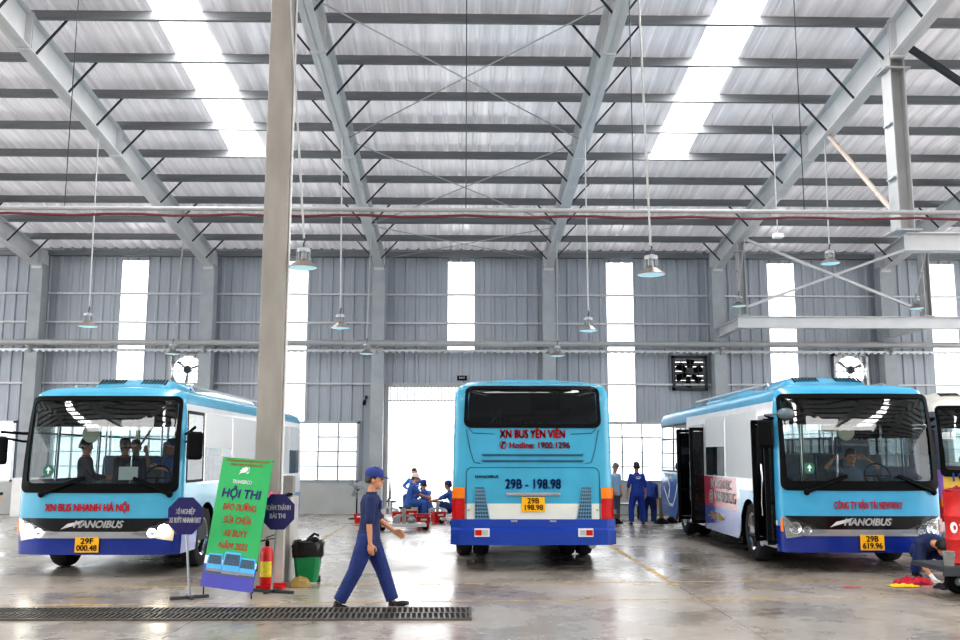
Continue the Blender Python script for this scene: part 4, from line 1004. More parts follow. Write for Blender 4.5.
for k, (x, w, h) in enumerate(((0, .02, .02), (.05, .09, .1), (.14, .12, .14), (.24, .11, .11), (.3, .03, .03))): rr.append([V((x, yy*w, .004+zz*h)) for yy, zz in ((-1, 0), (-.7, .6), (0, 1), (.8, .55), (1, 0))])
tag(t.loft(rr).build('paper_sack', mat('brown_paper', (150, 126, 72), .7, 0, .2, 12), loc=(-2.36, 12.98, 0), fix=True), 'crumpled brown paper sack on the floor before the green bin', 'sack')
t = thing('junction_box', 'grey metal box standing on the plinth beside the column', 'box', (-2.515, 13.72, 1.16)); MB().span((-.09, -.1, 0), (.05, .1, .3)).build('case', mat('box_grey', (140, 138, 134), .5, 0, .1), t, bevel=.008); MB().span((-.085, -.106, .01), (.045, -.1, .29)).build('lid', mat('box_lid', (150, 148, 144), .5), t)
mb = crumple(.14, .07, .07, 5)
tag(mb.build('folded_cloth', mat('pink_cloth', (214, 120, 150), .9, 0, .25, 20), loc=(-2.6, 13.02, 1.162), smooth=True), 'pink crumpled cloth on top of the plinth', 'cloth')
mb = MB().tube([(-.05, 0, .03), (0, .03, .05), (.05, -.02, .04), (.02, -.05, .03), (-.05, 0, .03)], .018, 6)
tag(mb.build('cable_coil', black, loc=(-2.5, 13.5, 1.16)), 'small dark coil of cable on the back of the plinth', 'coil')
# ================================================================== RIGHT: DRUM ON A CART, BUCKET, RAGS
cx, cy = 6.4, 11.98
t = thing('tool_cart', 'dark low trolley carrying the red drum at the right edge', 'cart', (6.45, 12.0, 0))
MB().span((-.62, -.42, .35), (.9, .4, .41)).span((-.62, -.42, .3), (.9, -.38, .36)).build('platform', darkgrey, t, bevel=.008)
for x in (-.1, .75):
    for y in (-.3, .3):
        w_ = MB().lathe([(.05, -.04), (.13, -.045), (.15, -.03), (.15, .03), (.13, .045), (.05, .04)], (x, y, .15), (0, 1, 0), 22, closed=True).build('wheel', black, t, smooth=True); MB().lathe([(.0001, -.045), (.06, -.03), (.06, .03), (.0001, .045)], (x, y, .15), (0, 1, 0), 14).build('hub', alu, w_)
        MB().bar((x, y, .2), (x, y, .36), .05, .12).build('fork', darkgrey, t)
t = thing('oil_drum', 'red ribbed oil drum with white lettering on the dark trolley', 'drum', (cx, cy, .412))
MB().lathe([(.0001, .0), (.285, 0), (.295, .02), (.285, .04), (.285, .27), (.3, .3), (.285, .33), (.285, .56), (.3, .59), (.285, .62), (.285, .85), (.297, .87), (.297, .89), (.27, .885), (.0001, .87)], n=40).build('shell', mat('drum_red', (206, 42, 40), .4, 0, .12, 8), t, smooth=True)
def drumtext(body, ang, z, s, w):
    a = rad(ang); text(body, 'lettering', letter_w, t, (.294*math.sin(a), -.294*math.cos(a), z), (rad(90), 0, a), s, w, bold=.003)
for ch, ang in (('T', -43), ('o', -29), ('t', -18), ('a', -7), ('l', 4)): drumtext(ch, ang, .44, .14, None)
a = rad(-66); mb = MB(); c = V((.291*math.sin(a), -.291*math.cos(a), .45)); ex = V((math.cos(a), math.sin(a), 0))
mb.add([c+ex*(.055*math.cos(k*PI/8+.0))+V((0, 0, .07*math.sin(k*PI/8))) for k in range(16)]+[c+ex*(.02*math.cos(k*PI/8)+.012)+V((0, 0, .03*math.sin(k*PI/8))) for k in range(16)], [(k, (k+1) % 16, 16+(k+1) % 16, 16+k) for k in range(16)]); mb.build('logo_ring', letter_w, t, fix=False)
mb = crumple(.25, .25, .07, 11)
tag(mb.build('red_rags', mat('dark_red_cloth', (150, 26, 46), .9, 0, .3, 14), loc=(cx, cy, 1.305), smooth=True), 'heap of dark red cloth on top of the red drum', 'cloth')
t = thing('bucket', 'small grey bucket on the trolley left of the drum', 'bucket', (5.97, 11.72, .412)); MB().lathe([(.0001, 0), (.055, 0), (.072, .17), (.076, .175), (.068, .17), (.052, .01), (.0001, .01)], n=24).build('pail', mat('bucket_grey', (142, 142, 138), .5), t, smooth=True)
MB().tube([(.072*math.cos(k*PI/10), -.01-.065*math.sin(k*PI/10), .165-.05*math.sin(k*PI/10)) for k in range(11)], .005, 5).build('handle', alu, t)
def rag(loc, s, m, label, seed, fl=.05):
    mb = crumple(s, s*.62, fl, seed*.37)
    tag(mb.build('floor_rag', m, loc=loc, smooth=True), label, 'rag')
rag((6.2, 13.2, .004), .24, mat('red_cloth', (178, 34, 58), .9, 0, .3, 14), 'bright red rag lying on the floor beside the crouching mechanic', 21, .09)
rag((5.95, 12.95, .004), .2, mat('yellow_cloth', (220, 186, 40), .9, 0, .2, 14), 'yellow rag on the floor in front of the red rag', 22, .03)
rag((6.5, 12.75, .004), .2, dark_cloth, 'dark oily rag on the floor under the mechanic', 23, .08)
rag((5.2, 12.85, .002), .12, mat('faded_red_cloth', (170, 70, 80), .9, 0, .3, 14), 'small faded red scrap on the open floor before the right bus', 24, .012)
# ================================================================== LEFT EDGE
t = thing('work_stand', 'yellow legged stand with a dark tray at the left edge', 'stand', (-10.12, 20.3, 0))
MB().span((-.25, -.2, .9), (.22, .2, .96)).span((-.25, -.2, .96), (.22, -.17, 1.02)).build('tray', black, t)
for x in (-.18, .16):
    for y in (-.15, .15): MB().span((x-.025, y-.025, 0), (x+.025, y+.025, .9)).build('leg', yellow, t)
t = thing('white_cabinet', 'plain white cabinet against the wall behind the left bus', 'cabinet', (-12.65, 27.9, 0)); MB().span((-.45, -.3, 0), (.45, .3, 1.1)).build('carcass', white, t, bevel=.01)
for s in (-1, 1): d = MB().span((s*.22-.2, -.315, .06), (s*.22+.2, -.3, 1.04)).build('door', white, t); MB().span((s*.05-.01, -.33, .5), (s*.05+.01, -.315, .62)).build('handle', alu, d)
# ================================================================== DOORWAY AREA
def stand_fan():
    t = thing('pedestal_fan', 'dark pedestal fan by the wall left of the doorway', 'fan', (-3.02, 26.6, 0))
    MB().lathe([(.0001, .04), (.2, .03), (.24, 0), (.0001, 0)], n=24).build('base', black, t); MB().tube([(0, 0, .03), (0, 0, .8)], .02, 8).build('pole', black, t)
    MB().tube([(0, -.02, .84), (.03, .16, .84)], [.07, .06], 12).build('motor', black, t)
    g = MB(); c = V((-.02, -.1, .85))
    for r in (.27, .2, .12): g.tube([c+V((r*math.cos(k*PI/16), 0, r*math.sin(k*PI/16))) for k in range(33)], .006, 5, cap=False)
    for k in range(16): a = 2*PI*k/16; g.tube([c, c+V((.27*math.cos(a), 0, .27*math.sin(a)))], .003, 4)
    g.build('guard', alu, t)
    for k in range(3):
        a = 2*PI*k/3+.3; r = V((math.cos(a), 0, math.sin(a))); u_ = V((-math.sin(a), .4, math.cos(a))); MB().prism([(.03, -.03), (.23, -.09), (.24, .08), (.03, .03)], c+V((0, .03, 0)), r, u_, (0, .008, 0)).build('blade', lamp_glass if 0 else mat('fan_blade', (150, 160, 170), .4), t)
stand_fan()
def trolley(x, y, rz, label, s=1.):
    t = thing('engine_trolley', label, 'trolley', (x, y, 0), rz, 'wheeled engine stands by the doorway'); t.scale = (s, s, s)
    MB().bar((-.5, -.22, .12), (.5, -.22, .12), .07, .07).bar((-.5, .22, .12), (.5, .22, .12), .07, .07).bar((-.3, -.22, .12), (-.3, .22, .12), .07, .07).bar((.35, -.22, .12), (.35, .22, .12), .07, .07).build('base_frame', white, t)
    for a in (-.48, .48):
        for b in (-.22, .22): MB().lathe([(.0001, -.025), (.055, -.025), (.06, 0), (.055, .025), (.0001, .025)], (a, b, .06), (0, 1, 0), 12).build('caster', black, t)
    MB().span((-.04, -.04, .14), (.04, .04, .5)).build('post', steel_d, t)
    e = MB().span((-.24, -.1, .16), (-.08, .1, .3)).ell((.18, 0, .22), (.1, .09, .07)).tube([(-.2, 0, .3), (0, 0, .33), (.24, .02, .27)], .03, 8); e.build('engine_part', steel_d, t)
    MB().bar((-.12, 0, .5), (.16, 0, .49), .05, .05).build('arm', darkgrey, t)
trolley(-1.45, 22.7, rad(6), 'nearest black and white engine trolley on the floor inside the doorway', 1.05)
trolley(-2.05, 26.3, rad(-30), 'engine trolley behind the walking man at the left of the doorway')
trolley(-.1, 24.9, rad(40), 'engine trolley next to the rear-facing bus, by the doorway')
trolley(-.75, 26.2, rad(10), 'engine trolley among the red bins before the seated mechanics')
def redbox(x, y, z, s, rz, label):
    s *= .72
    t = thing('red_bin', label, 'bin', (x, y, z), rz, 'red parts bins by the doorway')
    rings = [sqring(.15*s, .12*s, 0, .02), sqring(.19*s, .15*s, .28*s, .02), sqring(.2*s, .16*s, .3*s, .02), sqring(.18*s, .14*s, .3*s, .02), sqring(.14*s, .11*s, .03, .02)]
    MB().loft(rings).build('body', red, t); MB().box((0, -.155*s, .22*s), (.16*s, .02, .04)).build('grip', mat('bin_white', (235, 232, 230), .5), t)
redbox(-1.02, 23.5, 0, 1.25, .1, 'front red parts bin, nearest and largest, beside the trolley')
redbox(-1.05, 24.2, .0, 1.35, -.1, 'red parts bin behind the nearest one')
redbox(-1.75, 25.2, 0, 1.3, .2, 'red parts bin left of the seated man, behind the nearest trolley')
redbox(-2.25, 24.4, 0, 1.2, -.3, 'red parts bin at the left, just right of the walking man')
redbox(-.7, 25.2, 0, 1.3, .5, 'red parts bin tilted towards the rear-facing bus')
redbox(-1.45, 26.0, 0, 1.2, 0, 'red parts bin in front of the seated man')
redbox(-2.75, 25.0, 0, 1.1, 0, 'red parts bin half hidden behind the chest of the walking man')
t = thing('stool_box', 'beige box used as a seat by the man in the white cap', 'box', (-1.58, 26.95, 0)); MB().span((-.24, -.2, 0), (.24, .2, .28)).build('carcass', mat('beige_board', (206, 190, 172), .7), t, bevel=.01); MB().span((-.25, -.21, .28), (.25, .21, .305)).build('lid', mat('beige_lid', (214, 200, 184), .7), t, bevel=.006)
t = thing('tray_table', 'dark grey round tray on a stand in the doorway', 'table', (-1.3, 28.55, 0)); MB().lathe([(.0001, .84), (.2, .84), (.21, .86), (.0001, .87)], n=24).build('tray', darkgrey, t); MB().tube([(0, 0, .02), (0, 0, .84)], .02, 8).build('pole', darkgrey, t); MB().lathe([(.0001, .02), (.16, .02), (.17, 0), (.0001, 0)], n=20).build('base', darkgrey, t)
t = thing('crate_seat', 'grey crate carrying the farther man in the doorway', 'crate', (-1.62, 30.3, -.04)); MB().span((-.22, -.2, 0), (.22, .2, .41)).build('carcass', mat('crate_grey', (180, 182, 184), .6), t, bevel=.01)
# outside: parked white bus, far white wall
t = thing('parked_bus', 'overexposed white bus parked outside beyond the doorway', 'bus', (-4.1, 36.5, -.04), rad(4))
r = [[V((x, y, z)) for x, z in ((-1.2, .35), (-1.22, 1.3), (-1.18, 2.5), (-1.0, 2.8), (0, 2.86), (1.0, 2.8), (1.18, 2.5), (1.22, 1.3), (1.2, .35))] for y in (-4.6, -4.4, 4.4, 4.6)]
MB().loft(r).build('body', mat('bus_white', (244, 244, 244), .4, 0, .02), t)
for k in range(5): MB().quad((1.225, -3.9+1.6*k, 1.35), (1.225, -2.6+1.6*k, 1.35), (1.19, -2.6+1.6*k, 2.2), (1.19, -3.9+1.6*k, 2.2)).build('window', mat('far_window', (120, 132, 150), .3), t, fix=False)
for y in (-3, 3): MB().lathe([(.0001, -.14), (.46, -.14), (.46, .14), (.0001, .14)], (1.1, y, .46), (1, 0, 0), 22).build('wheel', rubber, t)
struct('wall_outside', MB().span((-40, 75, -.04), (40, 75.3, 3.2)).span((-40, 74.9, 3.2), (40, 75.4, 3.4), 1), [mat('far_white_wall', (238, 240, 242), .8), mat('far_wall_coping', (170, 205, 222), .7)])
# ================================================================== BACK RIGHT
t = thing('work_bench', 'low grey bench behind the two standing men', 'bench', (4.9, 26.6, 0)); MB().span((-1.1, -.25, .38), (1.1, .25, .44)).build('top', alu, t)
for x in (-1.0, 0, 1.0):
    for y in (-.2, .2): MB().span((x-.03, y-.025, 0), (x+.03, y+.025, .38)).build('leg', darkgrey, t)
def jack(x, y, label, h=.55):
    t = thing('jack_stand', label, 'jack', (x, y, 0), 0, 'jack stands behind the right bus')
    MB().lathe([(.0001, .14), (.07, .14), (.2, .03), (.21, 0), (.0001, 0)], n=8).build('base', black, t); MB().lathe([(.06, .1), (.055, h), (.09, h+.02), (.09, h+.05), (.0001, h+.05)], n=14).build('column', mat('jack_brown', (146, 112, 60), .5), t)
    MB().lathe([(.0001, h+.05), (.03, h+.05), (.03, h+.14), (.06, h+.15), (.0001, h+.16)], n=12).build('screw', alu, t)
jack(5.16, 24.9, 'taller brown jack stand with a black foot, right of the man in dark blue', .62); jack(5.48, 25.2, 'squat brown jack stand close to the rear wheel of the right bus', .22); jack(3.95, 24.9, 'small jack stand at the feet of the man in the pale shirt', .2)
# ================================================================== PEOPLE
def chain(mb, pts, n=12):
    """capsule chain of (point, radius)"""
    for i, (p, r) in enumerate(pts):
        mb.ell(p, r, n=n, k=8)
        if i: mb.tube([pts[i-1][0], p], [pts[i-1][1], r], n)
def hand(mb, wrist, d, thumb, nrm, curl=.35, s=1.):
    d = V(d).normalized(); th = (V(thumb)-d*V(thumb).dot(d)).normalized(); nn = (V(nrm)-d*V(nrm).dot(d)); nn = (nn-th*nn.dot(th)).normalized()
    wrist = V(wrist)
    for k, (off, ln, l2) in enumerate(((.030, .082, .072), (.010, .086, .08), (-.010, .083, .074), (-.029, .076, .058))):
        kn = wrist+d*ln*s+th*off*s
        chain(mb, [(wrist+d*.015*s+th*off*.6*s, .017*s), (kn, .0135*s)], 8)
        p = kn; a = curl*(.6+.15*k); pts = [(kn, .0115*s)]
        for j in range(3):
            p = p+(d*math.cos(a)+nn*math.sin(a))*l2*(.45, .32, .25)[j]*s; pts.append((p, (.0105, .0095, .0085)[j]*s)); a += curl*1.1
        chain(mb, pts, 8)
    b = wrist+d*.025*s+th*.022*s; q = b+(d*.55+th*.7+nn*.25).normalized()*.045*s
    chain(mb, [(b, .016*s), (q, .0125*s), (q+(d*.85+th*.3+nn*.3).normalized()*.032*s, .0105*s), (q+(d*.95+nn*.35).normalized()*.055*s, .009*s)], 8)
def rings(cs, right, fwds):
    out = []
    for (c, w, d), f in zip(cs, fwds):
        rt = (right-f*0); out.append([c+right*(w*math.cos(a))+f*(d*math.sin(a)) for a in [2*PI*k/18 for k in range(18)]])
    return out
def person(label, loc, rz, P, vox=.012, scale=.97, group=None, cat='person'):
    root = thing('person', label, cat, loc, rz, group); root.scale = (scale,)*3
    pel = V(P.get('pel', (0, 0, .93))); up = V(P.get('spine', (0, 0, 1))).normalized(); hr = V(P.get('hips', (1, 0, 0))).normalized(); sr = V(P.get('shoulders', (1, 0, 0))).normalized()
    bend = V(P.get('chest', up)).normalized(); mid = pel+up*.22; neck = mid+bend*.29
    f0 = up.cross(hr).normalized(); f1 = bend.cross(sr).normalized()
    nd = V(P.get('neck', bend)).normalized(); head = neck+nd*.192+V(P.get('headoff', (0, 0, 0)))
    hf = V(P.get('face', (0, 1, 0))).normalized(); hu = V(P.get('hup', nd)); hu = (hu-hf*hu.dot(hf)).normalized(); hx = hf.cross(hu).normalized()
    HR = M((hx, hf, hu)).transposed()
    body = MB()
    tor = [(pel-up*.07, .14, .1), (pel+up*.02, .155, .11), (pel+up*.12, .142, .1), (mid, .135, .095), (mid+bend*.1, .15, .105), (mid+bend*.19, .165, .108), (mid+bend*.25, .15, .09), (neck, .07, .065)]
    fw = [f0]*4+[f1]*4; rts = [hr]*4+[sr]*4
    def torso(mb, g, a=0, b=8):
        rr = [[c+r_*((w+g)*math.cos(t))+f*((d+g)*math.sin(t)) for t in [2*PI*k/18 for k in range(18)]] for (c, w, d), f, r_ in list(zip(tor, fw, rts))[a:b]]
        mb.loft(rr)
    torso(body, -.012)
    chain(body, [(neck-bend*.02, .062), (neck+nd*.05, .056), (head-HR @ V((0, .012, .05)), .05)])
    hm = MB()
    def hsc(m):
        for v in m.v: v[:] = head+(v-head)*1.12
        return m
    hm.ell(head+HR @ V((0, -.008, .02)), (.076, .096, .1), HR, 18, 12); hm.ell(head+HR @ V((0, .018, -.045)), (.054, .066, .066), HR, 16, 10); hm.ell(head+HR @ V((0, .06, -.088)), (.025, .022, .02), HR, 10, 8)
    chain(hm, [(head+HR @ V((0, .083, .005)), .008), (head+HR @ V((0, .1, -.03)), .0125)], 8); hm.ell(head+HR @ V((0, .088, -.035)), (.018, .012, .01), HR, 8, 6)
    hm.ell(head+HR @ V((0, .078, -.062)), (.024, .012, .007), HR, 10, 6); hm.ell(head+HR @ V((0, .076, -.075)), (.02, .012, .007), HR, 10, 6)
    for s in (-1, 1): hm.ell(head+HR @ V((s*.074, -.01, -.008)), (.01, .02, .032), HR, 10, 8); hm.ell(head+HR @ V((s*.03, .08, .022)), (.024, .012, .008), HR, 8, 6)
    hsc(hm); body.add(hm.v, hm.f)
    shirt, trou = MB(), MB(); torso(shirt, .024, 0, 8)
    if P.get('hem', 1): shirt.loft([[c+hr*(w*math.cos(t))+f0*(d*math.sin(t)) for t in [2*PI*k/18 for k in range(18)]] for c, w, d in ((pel-up*.13, .19, .15), (pel-up*.05, .188, .148), (pel+up*.06, .178, .135))])
    ends = {}; wr = {}
    for s, nm in ((-1, 'L'), (1, 'R')):
        sh = neck-bend*.055+sr*(s*.172); A = P.get('arm'+nm, ((s*.12, 0, -1), (s*.05, .1, -1)))
        e = sh+V(A[0]).normalized()*.285; w = e+V(A[1]).normalized()*.245
        chain(body, [(sh, .05), (sh+(e-sh)*.5, .043), (e, .037), (e+(w-e)*.35, .036), (w, .025)])
        hd = V(A[2]) if len(A) > 2 else (w-e); inner = V(A[3]) if len(A) > 3 else (V((0, 1, 0)) if abs(hd.normalized().y) < .8 else V((0, 0, 1)))
        hand(body, w, hd, inner, V(A[4]) if len(A) > 4 else -sr*s, P.get('curl', .35), 1.0)
        wr[nm] = (w, hd, inner, V(A[4]) if len(A) > 4 else -sr*s)
        sl = P.get('sleeve', .8)
        if sl <= 1: chain(shirt, [(sh, .068), (sh+(e-sh)*.45, .065), (sh+(e-sh)*sl, .064)])
        else: chain(shirt, [(sh, .068), (sh+(e-sh)*.5, .06), (e, .053), (e+(w-e)*(sl-1), .043)])
        hp = pel-up*.03+hr*(s*.085); G = P.get('leg'+nm, ((0, 0, -1), (0, 0, -1)))
        kn = hp+V(G[0]).normalized()*.41; an = kn+V(G[1]).normalized()*.40; fd = V(G[2] if len(G) > 2 else (0, 1, -.02)).normalized()
        chain(body, [(hp, .075), (kn, .05), (kn+(an-kn)*.3, .05), (an, .034)])
        tw = P.get('baggy', 1.12); chain(trou, [(hp, .105*tw), (hp+(kn-hp)*.5, .094*tw), (kn, .08*tw), (kn+(an-kn)*.5, .074*tw)]); trou.tube([kn+(an-kn)*.5, an+(kn-an)*.02], [.074*tw, .07*tw], 12)
        ends[nm] = (kn, an, fd)
    trou.loft([[c+hr*(w*math.cos(t))+f0*(d*math.sin(t)) for t in [2*PI*k/18 for k in range(18)]] for c, w, d in ((pel-up*.11, .155, .115), (pel, .168, .122), (pel+up*.09, .155, .113))])
    body.build('body', P.get('skin', skin), root, smooth=True, remesh=vox*.7, sm=2, fix=False)
    cl = shirt.build('shirt', P['shirt'], root, smooth=True, remesh=vox, sm=3, fix=False)
    trou.build('trousers', P['trousers'], root, smooth=True, remesh=vox, sm=3, fix=False)
    # collar
    mb = MB(); c0 = neck+nd*.0; mb.loft([[c+sr*(r*math.cos(t))+f1*(r*.95*math.sin(t)) for t in [2*PI*k/18 for k in range(18)]] for c, r in ((neck-bend*.02, .085), (neck+nd*.035, .068))], cap=False)
    mb.build('collar', P.get('collar', P['shirt']), root, smooth=True, fix=False)
    for nm, (kn, an, fd) in ends.items():
        upz = (kn-an).normalized(); rr = fd.cross(upz).normalized(); u2 = rr.cross(fd).normalized(); R = M((rr, fd, u2)).transposed(); mb = MB()
        mb.ell(an+R @ V((0, -.01, -.035)), (.042, .055, .045), R, 12, 8); mb.ell(an+R @ V((0, .085, -.05)), (.044, .09, .032), R, 14, 8); mb.ell(an+R @ V((0, .15, -.056)), (.042, .05, .026), R, 12, 8); mb.box(an+R @ V((0, .07, -.072)), (.08, .25, .018), R)
        mb.build('shoe', P.get('shoe', shoe_m), root, smooth=True, remesh=max(.008, vox*.7), sm=2, fix=False)
    # hair and cap
    hb = MB()
    n = 20; vs = []
    for j in range(8):
        t = j/7
        for i in range(n):
            a = 2*PI*i/n; fx, fy = math.cos(a), math.sin(a)
            low = .045 if fy > .35 else (-.045 if fy < -.2 else -.002)          # hairline: high on the brow, low on the nape
            z0 = low; el = t*PI/2; z = z0*(1-t)+.134*math.sin(el)*t**.2 if t > 0 else z0
            rx = math.cos(el*.98)**.45*(.93 if t == 0 else 1)
            vs.append(head+HR @ V((.085*fx*rx, -.012+.103*fy*rx, z)))
    fs = [(j*n+i, j*n+(i+1) % n, (j+1)*n+(i+1) % n, (j+1)*n+i) for j in range(7) for i in range(n)]+[tuple(7*n+i for i in range(n))]
    hb.add(vs, fs); hsc(hb).build('hair', P.get('hair', hairm), root, smooth=True)
    for s in (-1, 1):
        e = hsc(MB().ell(head+HR @ V((s*.03, .083, .006)), (.011, .007, .006), HR, 8, 6)).build('eye', mat('eye_dark', (26, 20, 18), .2) if 'eye_dark' not in bpy.data.materials else bpy.data.materials['eye_dark'], root, smooth=True)
    if P.get('cap'):
        c = MB(); rg = []
        for z, r in ((.03, .094), (.06, .097), (.09, .092), (.115, .075), (.132, .045), (.137, .01)): rg.append([head+HR @ V((r*.9*math.cos(a), -.008+r*1.08*math.sin(a), z)) for a in [2*PI*k/22 for k in range(22)]])
        c.loft(rg); cp = hsc(c).build('cap', P['cap'], root, smooth=True)
        b = MB(); pts = [(-.078, .06)]+[(.086*math.sin(rad(a)), .085+.085*math.cos(rad(a))) for a in range(-75, 76, 15)]+[(.078, .06)]
        b.prism(pts, head+HR @ V((0, 0, .034)), HR @ V((1, 0, 0)), HR @ V((0, 1, -.12)), HR @ V((0, 0, .009))); hsc(b).build('brim', P['cap'], cp)
        hsc(MB().ell(head+HR @ V((0, -.008, .138)), (.01, .01, .006), HR, 8, 6)).build('button', P['cap'], cp)
    root['_j'] = 0; del root['_j']
    return root, dict(neck=neck, head=head, mid=mid, pel=pel, f0=f0, f1=f1, sr=sr, bend=bend, wr=wr)
# the walking man: faces +x in the hall, near (right) arm down, far arm swung forward, long stride
w, J = person('man in navy work suit and cap walking past in the foreground', (-1.13, 11.26, .012), rad(-90), dict(
    baggy=1.16, pel=(0, 0, .835), spine=(0, .06, 1), chest=(0, .03, 1), neck=(0, .22, 1), face=(.05, 1, -.06), hup=(0, .1, 1), hips=(1, -.12, 0), shoulders=(1, .12, 0),
    armR=((.1, -.06, -1), (-.02, .06, -1), (0, .12, -1), (0, 1, .1), (-1, 0, 0)), armL=((-.12, .4, -1), (.05, .85, -.62), (.05, .95, -.5), (.3, .2, 1), (.9, 0, -.2)),
    legR=((.02, -.36, -1), (0, -.52, -1), (.1, 1, -.28)), legL=((-.02, .42, -1), (0, .36, -1), (0, 1, .16)),
    shirt=navy, trousers=navy2, cap=mat('navy_cap', (40, 58, 128), .8, 0, .12, 20), sleeve=.86, curl=.4), vox=.009, scale=.95)
navy_pk = mat('pocket_navy', (46, 64, 128), .85, 0, .15, 18)
c = J['mid']+J['bend']*.17+J['f1']*.136; 
MB().box(c+V((.06, 0, 0)), (.1, .012, .11)).build('breast_pocket', navy_pk, w); 0
ph = mat('phone_white', (220, 224, 228), .3)
# mechanics near the doorway
person('man in white cap and blue overalls seated on the beige box', (-1.58, 27.0, 0), rad(-75), dict(pel=(0, 0, .47), spine=(0, .15, 1), chest=(0, .35, 1), neck=(0, .3, 1), face=(.45, 1, -.1),
    armL=((-.15, .6, -.8), (.2, 1, -.3)), armR=((.15, .6, -.8), (-.1, 1, -.35)), legR=((.12, 1, -.05), (.02, .05, -1)), legL=((-.15, 1, .0), (-.05, -.1, -1)), shirt=blue_cloth, trousers=blue_cloth, cap=white, sleeve=.7), vox=.014)
person('man sitting upright behind the others with hands on hips in the doorway', (-1.62, 30.3, -.04), rad(165), dict(pel=(0, 0, .6), face=(.3, 1, -.05), armL=((-.8, -.15, -.75), (.75, .35, -.5)), armR=((.8, -.15, -.75), (-.75, .35, -.5)),
    legR=((.2, 1, -.1), (0, 0, -1)), legL=((-.2, 1, -.1), (0, 0, -1)), shirt=blue_cloth, trousers=navy2, sleeve=1.7), vox=.014)
SQ = dict(pel=(0, -.08, .28), spine=(0, .3, 1), chest=(0, .5, 1), neck=(0, .2, 1), legR=((.3, 1, .35), (0, -.55, -1)), legL=((-.3, 1, .35), (0, -.55, -1)), armR=((.1, .9, -.5), (-.1, 1, -.3)), armL=((-.1, .9, -.5), (.1, 1, -.3)), shirt=blue_cloth, trousers=navy2, sleeve=.9, cap=bpy.data.materials['navy_cap'])
person('squatting mechanic in blue with cap, seen from behind beside the seated man', (-1.12, 27.6, 0), rad(35), dict(SQ, face=(.2, 1, -.2)), vox=.014)
person('squatting mechanic in blue with cap next to the rear-facing bus, arms reaching left', (-.34, 27.05, 0), rad(75), dict(SQ, face=(0, 1, -.1)), vox=.014)
# men between the buses
person('grey haired man in pale blue shirt standing beside the rear-facing bus', (4.08, 25.75, 0), rad(-150), dict(pel=(0, 0, .9), face=(.1, 1, -.45), neck=(0, .3, 1), hair=mat('grey_hair', (120, 112, 106), .6), shirt=lblue_cloth, trousers=grey_cloth, sleeve=.8, armR=((.15, .2, -1), (-.2, .5, -.8)), armL=((-.12, .05, -1), (.1, .3, -1))), vox=.013, scale=.9)
w, J = person('man in dark blue overalls with white back emblem, seen from behind', (4.47, 24.55, 0), rad(8), dict(pel=(0, 0, .9), face=(.05, 1, -.15), shirt=mat('royal_blue_cloth', (40, 70, 156), .85, 0, .18, 16), trousers=mat('royal_blue_cloth_legs', (38, 68, 158), .85, 0, .18, 16), sleeve=1.15,
    armR=((.28, .0, -1), (.1, .25, -1)), armL=((-.28, 0, -1), (-.1, .25, -1)), legR=((.14, .08, -1), (.06, -.02, -1)), legL=((-.2, .1, -1), (-.05, -.1, -1))), vox=.013, scale=.915)
mb = MB(); c = J['mid']+J['bend']*.16-J['f1']*.131
for k in range(9):
    a0, a1 = rad(20+k*15.5), rad(20+k*15.5+11); mb.add([c+V((r*math.cos(a), -.004, r*.8*math.sin(a))) for a, r in ((a0, .06), (a1, .06), (a1, .085), (a0, .085))], [(0, 1, 2, 3)])
mb.add([c+V((x, -.004, z)) for x, z in ((-.05, -.01), (.05, -.01), (.05, .015), (-.05, .015))], [(0, 1, 2, 3)]); mb.build('back_emblem', letter_w, w, fix=False)
person('mechanic in blue bending over the low bench behind the man in dark blue', (5.0, 25.7, 0), rad(-15), dict(pel=(0, -.05, .72), spine=(0, .55, .8), chest=(0, 1, .35), neck=(0, 1, -.1), face=(0, .5, -1), hup=(0, 1, .3), armR=((.1, .3, -1), (0, .3, -1)), armL=((-.1, .3, -1), (0, .3, -1)), legR=((.1, .35, -1), (0, -.45, -1)), legL=((-.1, .35, -1), (0, -.45, -1)),
    shirt=mat('blue_overall', (44, 66, 142), .85, 0, .18, 16), trousers=navy2, sleeve=1.3), vox=.014)
# crouching mechanic at the right edge
w, J = person('mechanic in navy overalls kneeling by the trolley, one white glove on the floor', (6.78, 13.95, 0), rad(178), dict(pel=(0, -.1, .4), spine=(.1, .7, .55), chest=(.1, 1, .0), neck=(-.35, 1, -.3), face=(-.1, .45, -1), hup=(0, 1, .4), shoulders=(1, -.1, -.12),
    armR=((.05, .2, -1), (-.45, .35, -.8)), armL=((-.25, .5, -.75), (.15, .3, -.75)), legR=((.3, 1, .1), (0, -.6, -.8)), legL=((-.35, .9, -.1), (0, -.9, -.4)), shirt=navy, trousers=navy2, sleeve=.9), vox=.011)
mb = MB(); q = J['wr']['R']; hand(mb, q[0], q[1], q[2], q[3], .35, 1.22); chain(mb, [(q[0]-V(q[1]).normalized()*.05, .033), (q[0]+V(q[1]).normalized()*.03, .033)]); part_label(mb.build('glove', white, w, smooth=True, remesh=.008, sm=2, fix=False), 'white work glove')
